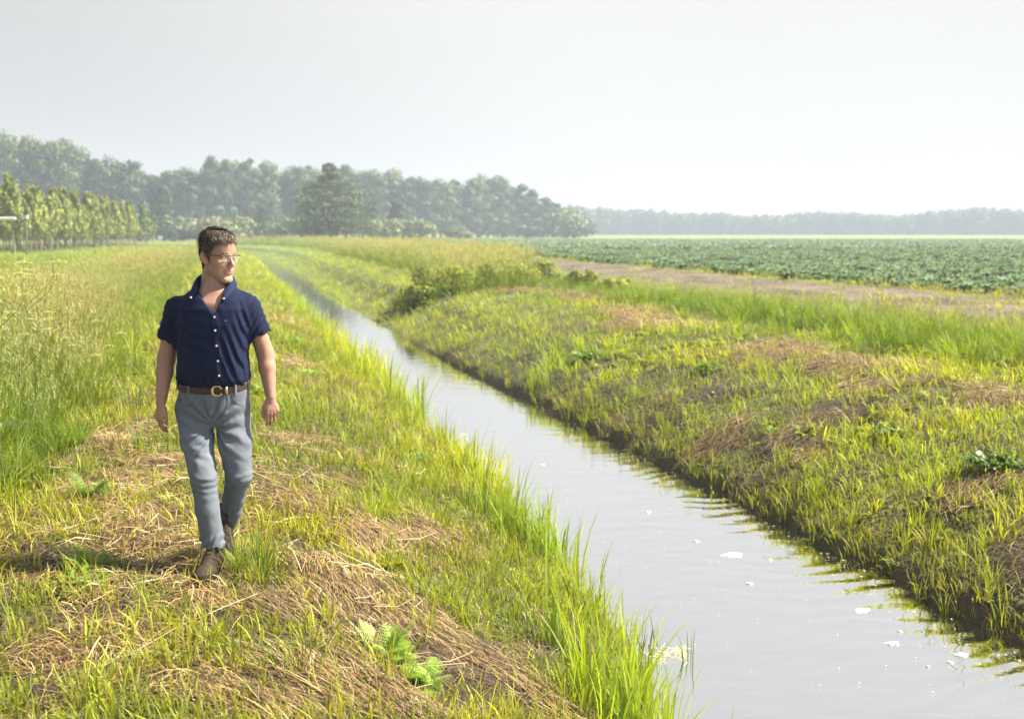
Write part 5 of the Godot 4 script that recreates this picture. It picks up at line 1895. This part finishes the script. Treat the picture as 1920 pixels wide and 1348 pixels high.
func make_shirt(root: Node3D, navy: Material, sh_r: Vector3, el_r: Vector3, sh_l: Vector3, el_l: Vector3) -> void:
	var f := Field.new(Vector3(-0.31, 0.91, -0.19), Vector3(0.37, 1.58, 0.20), 0.0068)
	f.trunk([[0.925, 0.027, 0.17, 0, 0.106], [0.955, 0.027, 0.179, 0, 0.114], [0.990, 0.027, 0.190, 0, 0.130], [1.015, 0.026, 0.199, 0.004, 0.142], [1.05, 0.026, 0.197, 0.006, 0.148], [1.13, 0.029, 0.188, 0.008, 0.145], [1.23, 0.034, 0.186, 0.006, 0.145], [1.31, 0.036, 0.192, 0.006, 0.145], [1.39, 0.040, 0.196, 0.0, 0.137], [1.435, 0.043, 0.180, -0.004, 0.122], [1.475, 0.045, 0.148, -0.010, 0.105], [1.51, 0.046, 0.104, -0.020, 0.09], [1.56, 0.046, 0.083, -0.028, 0.08]], 0.0)
	for a in [[sh_r, el_r, 0.68, -0.10], [sh_l, el_l, 0.65, 0.10]]:
		var g := Field.new(f.o, f.o + Vector3(f.nx - 1.5, f.ny - 1.5, f.nz - 1.5) * f.c, f.c)
		g.limb(a[0] + Vector3(a[3] * 0.10, -0.032, 0), a[0].lerp(a[1], 0.86) + Vector3(a[3] * 0.11, 0, 0), 0.060, 0.066, 0.0)
		var at: Vector3 = a[0].lerp(a[1], a[2])
		var n: Vector3 = ((a[1] - a[0]).normalized() + Vector3(a[3], 0, 0)).normalized()
		g.slice(at, n, g.o, g.o + Vector3(1, 1, 1))
		f.merge(g.f, 0.06)
	
	# folds, placket and the open neck
	for iy in f.ny:
		var y := f.o.y + iy * f.c
		for iz in f.nz:
			var z := f.o.z + iz * f.c
			var r := (iy * f.nz + iz) * f.nx
			for ix in f.nx:
				var e := f.f[r + ix]
				if absf(e) > 0.03: continue
				var x := f.o.x + ix * f.c
				var w := 0.0
				var nz := mid.get_noise_3d(x * 9, y * 6, z * 9)
				var front := smoothstep(-0.03, 0.06, z)
				# long folds that sweep from the chest down to his left hip
				var u := (x - 0.10) - (1.27 - y) * 0.30 + 0.012 * nz
				w += 0.0075 * sin(u * TAU / 0.042) * bell(x - 0.165, 0.06) * bell(y - 1.12, 0.15) * front
				# soft drapes across his right chest and belly
				var q := y + (x + 0.02) * 0.45 + 0.025 * nz
				w += 0.0045 * sin(q * TAU / 0.07) * bell(x + 0.07, 0.09) * bell(y - 1.19, 0.12) * front
				# pulled cloth at the armpits
				w += 0.0045 * sin((x * 0.9 + y * 0.25) * TAU / 0.03) * (bell(x - 0.215, 0.035) + 0.7 * bell(x + 0.14, 0.035)) * bell(y - 1.33, 0.075)
				# gathers above the belt
				w += 0.0045 * sin((x + 0.3 * z + 0.02 * nz) * TAU / 0.037) * smoothstep(1.075, 0.99, y) * smoothstep(0.955, 0.985, y)
				w += 0.0045 * nz * smoothstep(1.45, 1.3, y) + 0.002 * fine.get_noise_3d(x * 7, y * 5, z * 7)
				# sleeve folds
				if x < -0.17 or x > 0.235: w += 0.0028 * sin((y * 0.8 - absf(x) * 1.1 + z * 0.5 + 0.02 * nz) * TAU / 0.05)
				if z > 0.03 and y < 1.375:
					var px := absf(x - mid_x(y))
					w += 0.0022 * smoothstep(0.0185, 0.0165, px)
					if x > mid_x(y): w -= 0.0016 * bell(px - 0.0195, 0.002)
				e -= w
				if y > 1.33 and z > 0.0:
					var g := (y - 1.366) / 0.135
					var l := lerpf(0.079, -0.042, g)
					var rr := lerpf(0.079, 0.124, g)
					var d := maxf(maxf((l - x) * 0.75, (x - rr) * 0.92), (1.366 - y) * 0.6)
					e = maxf(e, -d)
				f.f[r + ix] = e
	f.limb(Vector3(0.044, 1.44, -0.022), Vector3(0.05, 1.70, -0.03), 0.066, 0.076, 0.003, 1.0, true)
	var s := f.net()
	var c := Color(0.0066, 0.0112, 0.038)
	for i in s.v.size():
		var p := s.v[i]
		s.c[i] = shade(c, 1.0 + 0.12 * fine.get_noise_3d(p.x * 30, p.y * 30, p.z * 30))
	var shirt := obj("shirt", s.mesh(), navy, root)
	# collar: a stand that folds over along its top line
	var fold := [Vector3(-0.016, 1.485, 0.082), Vector3(-0.040, 1.535, 0.035), Vector3(-0.046, 1.566, -0.035), Vector3(-0.010, 1.584, -0.088), Vector3(0.045, 1.590, -0.108), Vector3(0.100, 1.582, -0.088), Vector3(0.134, 1.562, -0.040), Vector3(0.137, 1.532, 0.030), Vector3(0.118, 1.490, 0.080)]
	var low := [Vector3(-0.046, 1.449, 0.112), Vector3(-0.068, 1.487, 0.060), Vector3(-0.070, 1.520, -0.035), Vector3(-0.030, 1.540, -0.106), Vector3(0.045, 1.545, -0.128), Vector3(0.118, 1.540, -0.106), Vector3(0.157, 1.517, -0.040), Vector3(0.155, 1.484, 0.058), Vector3(0.129, 1.440, 0.114)]
	var col := Shape.new()
	col.smooth = true
	var cc := Color(0.010, 0.0165, 0.052)
	var m := 41
	for i in m:
		var t := float(i) / (m - 1) * 8.0
		var k := mini(int(t), 7)
		var a := curve_point(fold, k, t - k)
		var b := curve_point(low, k, t - k)
		var out := (b - a)
		var inner := a + Vector3((0.046 - a.x) * 0.10, -0.042, (-0.02 - a.z) * 0.10)
		for p in [inner, a + Vector3(0, -0.006, 0), a + Vector3(0, 0.002, 0) + out * 0.06, a + out * 0.5 + Vector3(0, 0.010, 0.0), b, b + Vector3(0, -0.002, 0) - out * 0.1]:
			col.v.append(p); col.c.append(cc)
	for i in m - 1:
		for j in 5:
			var k := i * 6 + j
			col.t.append_array([k, k + 1, k + 7, k, k + 7, k + 6])
	obj("collar", col.mesh(), navy, shirt)
	# buttons
	var bm := mat("button_white", 0.35)
	var spots := [f.front(mid_x(1.355), 1.355), f.front(mid_x(1.285), 1.285), f.front(mid_x(1.203), 1.203), f.front(mid_x(1.122), 1.122), f.front(mid_x(1.044), 1.044), f.front(0.038, 1.425), Vector3(-0.049, 1.457, 0.118), Vector3(0.126, 1.452, 0.122)]
	for p in spots:
		var bs := Shape.new()
		bs.tube([p + Vector3(0, 0, -0.002), p + Vector3(0, 0, 0.0010), p + Vector3(0, 0, 0.0016)], [0.0056, 0.0056, 0.0040], 10, Color(0.78, 0.78, 0.78))
		obj("button", bs.mesh(), bm, shirt)
	var tip := f.front(0.135, 1.335)
	var lg := Shape.new()
	lg.box(Vector3(-0.003, -0.003, -0.001), Vector3(0.003, 0.003, 0.0015), Transform3D(Basis(), tip), Color(0.25, 0.30, 0.42))
	obj("chest_mark", lg.mesh(), bm, shirt)

func curve_point(p: Array, i: int, t: float) -> Vector3:
	var a: Vector3 = p[maxi(i - 1, 0)]
	var b: Vector3 = p[i]
	var c: Vector3 = p[mini(i + 1, p.size() - 1)]
	var d: Vector3 = p[mini(i + 2, p.size() - 1)]
	return b.cubic_interpolate(c, a, d, t)

func make_jeans(root: Node3D, denim: Material) -> void:
	var f := Field.new(Vector3(-0.23, 0.07, -0.26), Vector3(0.27, 1.02, 0.29), 0.0066)
	f.trunk([[0.755, 0.017, 0.150, 0.0, 0.09], [0.80, 0.016, 0.192, -0.004, 0.125], [0.84, 0.017, 0.199, -0.004, 0.132], [0.90, 0.021, 0.194, 0.0, 0.128], [0.96, 0.026, 0.189, 0.0, 0.122], [1.01, 0.027, 0.187, 0.0, 0.120]], 0.0)
	var fr := [Vector3(-0.085, 0.84, 0.005), Vector3(-0.056, 0.68, 0.068), Vector3(-0.001, 0.485, 0.158), Vector3(0.020, 0.32, 0.178), Vector3(0.046, 0.095, 0.178)]
	var rf := [0.100, 0.089, 0.0685, 0.062, 0.0635]
	var re := [Vector3(0.117, 0.84, 0.0), Vector3(0.140, 0.66, 0.03), Vector3(0.158, 0.485, 0.052), Vector3(0.100, 0.33, -0.045), Vector3(0.036, 0.15, -0.155)]
	var rr := [0.098, 0.090, 0.0695, 0.060, 0.056]
	for i in 4:
		f.limb(fr[i], fr[i + 1], rf[i], rf[i + 1], 0.014)
		f.limb(re[i], re[i + 1], rr[i], rr[i + 1], 0.014)
	f.slice(Vector3(0.046, 0.118, 0.178), Vector3(0, -1, 0.12).normalized(), Vector3(-0.1, 0.0, 0.06), Vector3(0.2, 0.16, 0.3))
	var rd: Vector3 = (re[4] - re[3]).normalized()
	f.slice(Vector3(0.043, 0.172, -0.143), rd, Vector3(-0.12, 0.0, -0.26), Vector3(0.15, 0.26, -0.03))
	f.slice(Vector3(0, 0.995, 0), Vector3(0, 1, 0.25).normalized(), Vector3(-0.23, 0.93, -0.26), Vector3(0.27, 1.03, 0.29))
	var crotch := Vector3(0.036, 0.765, 0.08)
	for iy in f.ny:
		var y := f.o.y + iy * f.c
		for iz in f.nz:
			var z := f.o.z + iz * f.c
			var r := (iy * f.nz + iz) * f.nx
			for ix in f.nx:
				var e := f.f[r + ix]
				if absf(e) > 0.025: continue
				var x := f.o.x + ix * f.c
				var nz := mid.get_noise_3d(x * 8, y * 8, z * 8)
				var w := 0.0
				# creases that fan out from the crotch over both thighs
				var a := atan2(y - crotch.y, absf(x - crotch.x) + 0.02)
				var dist := Vector2(x - crotch.x, y - crotch.y).length()
				w += 0.0060 * sin(a * 15.0 + 2.2 * nz) * smoothstep(0.015, 0.06, dist) * smoothstep(0.22, 0.12, dist) * smoothstep(0.0, 0.05, z)
				# rucks at the knees and above the boots
				var front_leg := x - 0.02 < 0.06 + (y - 0.48) * -0.1 and z > 0.06
				var slant := 0.35 * x + 0.25 * z + 0.035 * nz
				if front_leg:
					w += 0.0026 * sin((y + slant) * TAU / 0.04) * (bell(y - 0.475, 0.08) + 0.35 * bell(y - 0.62, 0.08))
					w += 0.0062 * sin((y - 1.2 * x + 0.03 * nz) * TAU / 0.06) * smoothstep(0.24, 0.14, y)
				else:
					w += 0.0028 * sin((y - slant * 1.1) * TAU / 0.047) * (bell(y - 0.45, 0.06) + 0.7 * bell(y - 0.26, 0.06))
				w += 0.0035 * nz + 0.0022 * fine.get_noise_3d(x * 6, y * 4, z * 6)
				w += 0.0018 * sin((y + 0.9 * x + 0.05 * nz) * TAU / 0.085) * bell(y - 0.64, 0.1)
				f.f[r + ix] = e - w
	var s := f.net()
	for i in s.v.size():
		var p := s.v[i]
		var k := 1.0 + 0.12 * mid.get_noise_3d(p.x * 14, p.y * 10, p.z * 14) + 0.10 * fine.get_noise_3d(p.x * 45, p.y * 18, p.z * 45)
		# worn paler on the front of the thighs
		k += 0.20 * bell(p.y - 0.66, 0.13) * smoothstep(0.05, 0.12, p.z)
		s.c[i] = shade(Color(0.094, 0.113, 0.150), k)
	var jeans := obj("jeans", s.mesh(), denim, root)
	# seams, pockets and fly, laid on the cloth
	var seam := Color(0.072, 0.088, 0.118)
	var lines := []
	var pocket_r := []
	var pocket_l := []
	for i in 9:
		var t := i / 8.0
		pocket_r.append(Vector2(lerpf(-0.135, -0.035, t), 0.868 + 0.066 * pow(t, 3.5)))
		pocket_l.append(Vector2(lerpf(0.202, 0.138, t), 0.872 + 0.075 * pow(t, 2.2)))
	lines.append(pocket_r)
	lines.append(pocket_l)
	var fly := []
	for i in 9: fly.append(Vector2(0.100 - 0.018 * i / 8.0, 0.935 - 0.145 * i / 8.0))
	lines.append(fly)
	var fly2 := []
	for i in 9:
		var t := i / 8.0
		fly2.append(Vector2(0.128 - 0.035 * pow(t, 3.0), 0.935 - 0.115 * t))
	lines.append(fly2)
	for l in lines:
		var st := Shape.new()
		var pts := []
		var rs := []
		for q in l:
			pts.append(f.front(q.x, q.y) + Vector3(0, 0, 0.0005))
			rs.append(0.0019)
		st.tube(pts, rs, 5, seam)
		obj("seam", st.mesh(), denim, jeans)
	var patch := Shape.new()
	patch.box(Vector3(-0.008, -0.012, -0.002), Vector3(0.008, 0.012, 0.002), Transform3D(Basis(Vector3.UP, -0.5), f.front(-0.135, 0.905)), Color(0.10, 0.04, 0.03))
	obj("patch", patch.mesh(), mats.leather, jeans)
	# belt: an oval band that dips at the front
	var bs := Shape.new()
	bs.smooth = true
	var m := 72
	for i in m + 1:
		var a := TAU * i / m
		var p := belt_at(a, 0.004)
		var n := Vector3(cos(a), 0, sin(a) * 1.2).normalized()
		for q in [p + Vector3(0, -0.018, 0) - n * 0.006, p + Vector3(0, -0.018, 0), p + Vector3(0, -0.012, 0) + n * 0.002, p + Vector3(0, 0.012, 0) + n * 0.002, p + Vector3(0, 0.018, 0), p + Vector3(0, 0.018, 0) - n * 0.006]:
			bs.v.append(q)
			bs.c.append(shade(Color(0.038, 0.018, 0.012), 1.0 + 0.35 * fine.get_noise_2d(a * 9.0, q.y * 60.0)))
	for i in m:
		for j in 5:
			var k := i * 6 + j
			bs.t.append_array([k, k + 7, k + 1, k, k + 6, k + 7])
	var belt := obj("belt", bs.mesh(), mats.leather, root)
	var at := belt_at(1.30, 0.010)
	var bk := Shape.new()
	var loop_ := []
	var rad := []
	for i in 15:
		var a := lerpf(0.40, TAU - 0.40, i / 14.0)
		loop_.append(at + Vector3(0.030 * cos(a) * (1.0 if cos(a) < 0 else 0.75), 0.025 * clampf(sin(a) * 1.25, -1, 1), 0.004 * cos(a)))
		rad.append(0.0042 + 0.003 * bell(a - PI, 0.8))
	bk.tube(loop_, rad, 8, Color(0.85, 0.66, 0.34))
	obj("buckle", bk.mesh(), mats.brass, belt)
	var kp := Shape.new()
	var ka := belt_at(1.06, 0.008)
	kp.tube([ka + Vector3(0, -0.021, 0), ka + Vector3(0, -0.012, 0.004), ka + Vector3(0, 0.0, 0.005), ka + Vector3(0, 0.012, 0.004), ka + Vector3(0, 0.021, 0)], [0.003, 0.0075, 0.009, 0.0075, 0.003], 10, Color(0.62, 0.52, 0.34))
	obj("belt_keeper", kp.mesh(), mats.brass, belt)
	for a in [2.12, 0.80, 0.22, 2.93]:
		var lp := Shape.new()
		var q := belt_at(a, 0.0075)
		var turn := Basis(Vector3.UP, PI / 2 - a)
		lp.box(Vector3(-0.0055, -0.028, -0.003), Vector3(0.0055, 0.024, 0.003), Transform3D(turn, q), Color(0.11, 0.125, 0.15))
		obj("belt_loop", lp.mesh(), denim, jeans)

func belt_at(a: float, out: float) -> Vector3:
	var cx := cos(a)
	var cz := sin(a)
	var l := pow(pow(absf(cx), 2.3) + pow(absf(cz), 2.3), 1.0 / 2.3)
	return Vector3(0.026 + (0.1885 + out) * cx / l, 0.985 - 0.028 * cz, (0.1215 + out) * cz / l)

func make_boots(root: Node3D) -> void:
	var f := Field.new(Vector3(-0.08, -0.02, -0.07), Vector3(0.08, 0.21, 0.32), 0.005)
	f.ball(Vector3(0, 0.05, 0.0), Vector3(0.040, 0.065, 0.052), 0.0)
	f.ball(Vector3(0, 0.05, 0.10), Vector3(0.043, 0.058, 0.10), 0.03)
	f.ball(Vector3(0.004, 0.030, 0.205), Vector3(0.052, 0.046, 0.082), 0.03)
	f.limb(Vector3(0, 0.07, 0.02), Vector3(0, 0.185, 0.022), 0.046, 0.050, 0.03)
	f.limb(Vector3(0, 0.16, 0.045), Vector3(0.002, 0.075, 0.14), 0.026, 0.030, 0.02)
	f.slice(Vector3(0, 0.012, 0), Vector3(0, -1, 0), f.o, Vector3(1, 0.1, 1))
	f.slice(Vector3(0, 0.178, 0), Vector3(0, 1, 0), Vector3(-1, 0.12, -1), Vector3(1, 1, 1))
	for iy in f.ny:
		for iz in f.nz:
			for ix in f.nx:
				var k := (iy * f.nz + iz) * f.nx + ix
				if absf(f.f[k]) > 0.02: continue
				var p := f.o + Vector3(ix, iy, iz) * f.c
				f.f[k] -= 0.0018 * fine.get_noise_3d(p.x * 14, p.y * 14, p.z * 14) + 0.002 * sin(p.z * TAU / 0.03) * bell(p.z - 0.13, 0.03) * smoothstep(0.04, 0.07, p.y)
	var s := f.net()
	for i in s.v.size():
		var p := s.v[i]
		var c := Color(0.036, 0.026, 0.020)
		if p.z < 0.15 and p.y > 0.06: c = Color(0.028, 0.021, 0.018)
		if p.z < 0.02 and p.y < 0.1: c = Color(0.04, 0.03, 0.024)
		s.c[i] = shade(c, 1.0 + 0.35 * fine.get_noise_3d(p.x * 16, p.y * 16, p.z * 16))
	var g := Field.new(Vector3(-0.08, -0.02, -0.075), Vector3(0.08, 0.07, 0.32), 0.005)
	g.ball(Vector3(0, 0.045, 0.0), Vector3(0.045, 0.09, 0.058), 0.0)
	g.ball(Vector3(0, 0.045, 0.10), Vector3(0.046, 0.09, 0.11), 0.03)
	g.ball(Vector3(0.004, 0.030, 0.205), Vector3(0.057, 0.08, 0.089), 0.03)
	g.slice(Vector3(0, 0.0, 0), Vector3(0, -1, -0.0), g.o, Vector3(1, 1, 1))
	g.slice(Vector3(0, 0.024, 0), Vector3(0, 1, -0.11).normalized(), g.o, Vector3(1, 1, 1))
	var sole := g.net()
	for i in sole.v.size():
		sole.c[i] = shade(Color(0.022, 0.02, 0.019), 1.0 + 0.4 * fine.get_noise_3d(sole.v[i].x * 30, sole.v[i].y * 30, sole.v[i].z * 30))
	var laces := Shape.new()
	for k in 6:
		var t := k / 5.0
		var p := Vector3(0, lerpf(0.135, 0.078, t), lerpf(0.093, 0.166, t))
		var q := Vector3(0, lerpf(0.124, 0.069, t), lerpf(0.102, 0.174, t))
		for e in [-1.0, 1.0]:
			laces.tube([p + Vector3(-0.028 * e, -0.004, -0.012), (p + q) * 0.5 + Vector3(0, 0.004, 0.004), q + Vector3(0.028 * e, -0.004, -0.012)], [0.0022, 0.0022, 0.0022], 5, Color(0.05, 0.035, 0.03))
	var tongue := Shape.new()
	tongue.smooth = true
	tongue.tube([Vector3(0, 0.150, 0.072), Vector3(0, 0.178, 0.066), Vector3(0, 0.196, 0.072)], [0.018, 0.023, 0.015], 10, Color(0.05, 0.038, 0.03))
	var boot_mesh := s.mesh()
	var sole_mesh := sole.mesh()
	var lace_mesh := laces.mesh()
	var tongue_mesh := tongue.mesh()
	var front := Transform3D(Basis.from_euler(Vector3(0.02, -0.10, 0)), Vector3(0.050, -0.012, 0.125))
	# the rear boot stands on its ball with the heel lifted
	var lift := Basis.from_euler(Vector3(0.80, 0.12, 0.06))
	var rear := Transform3D(lift, Vector3(0.040, 0.012, -0.055) - lift * Vector3(0, 0, 0.20))
	for x in [front, rear]:
		var o := obj("boot", boot_mesh, mats.boot_leather, root)
		o.transform = x
		obj("sole", sole_mesh, mats.rubber, o)
		obj("laces", lace_mesh, mats.rubber, o)
		obj("tongue", tongue_mesh, mats.boot_leather, o)
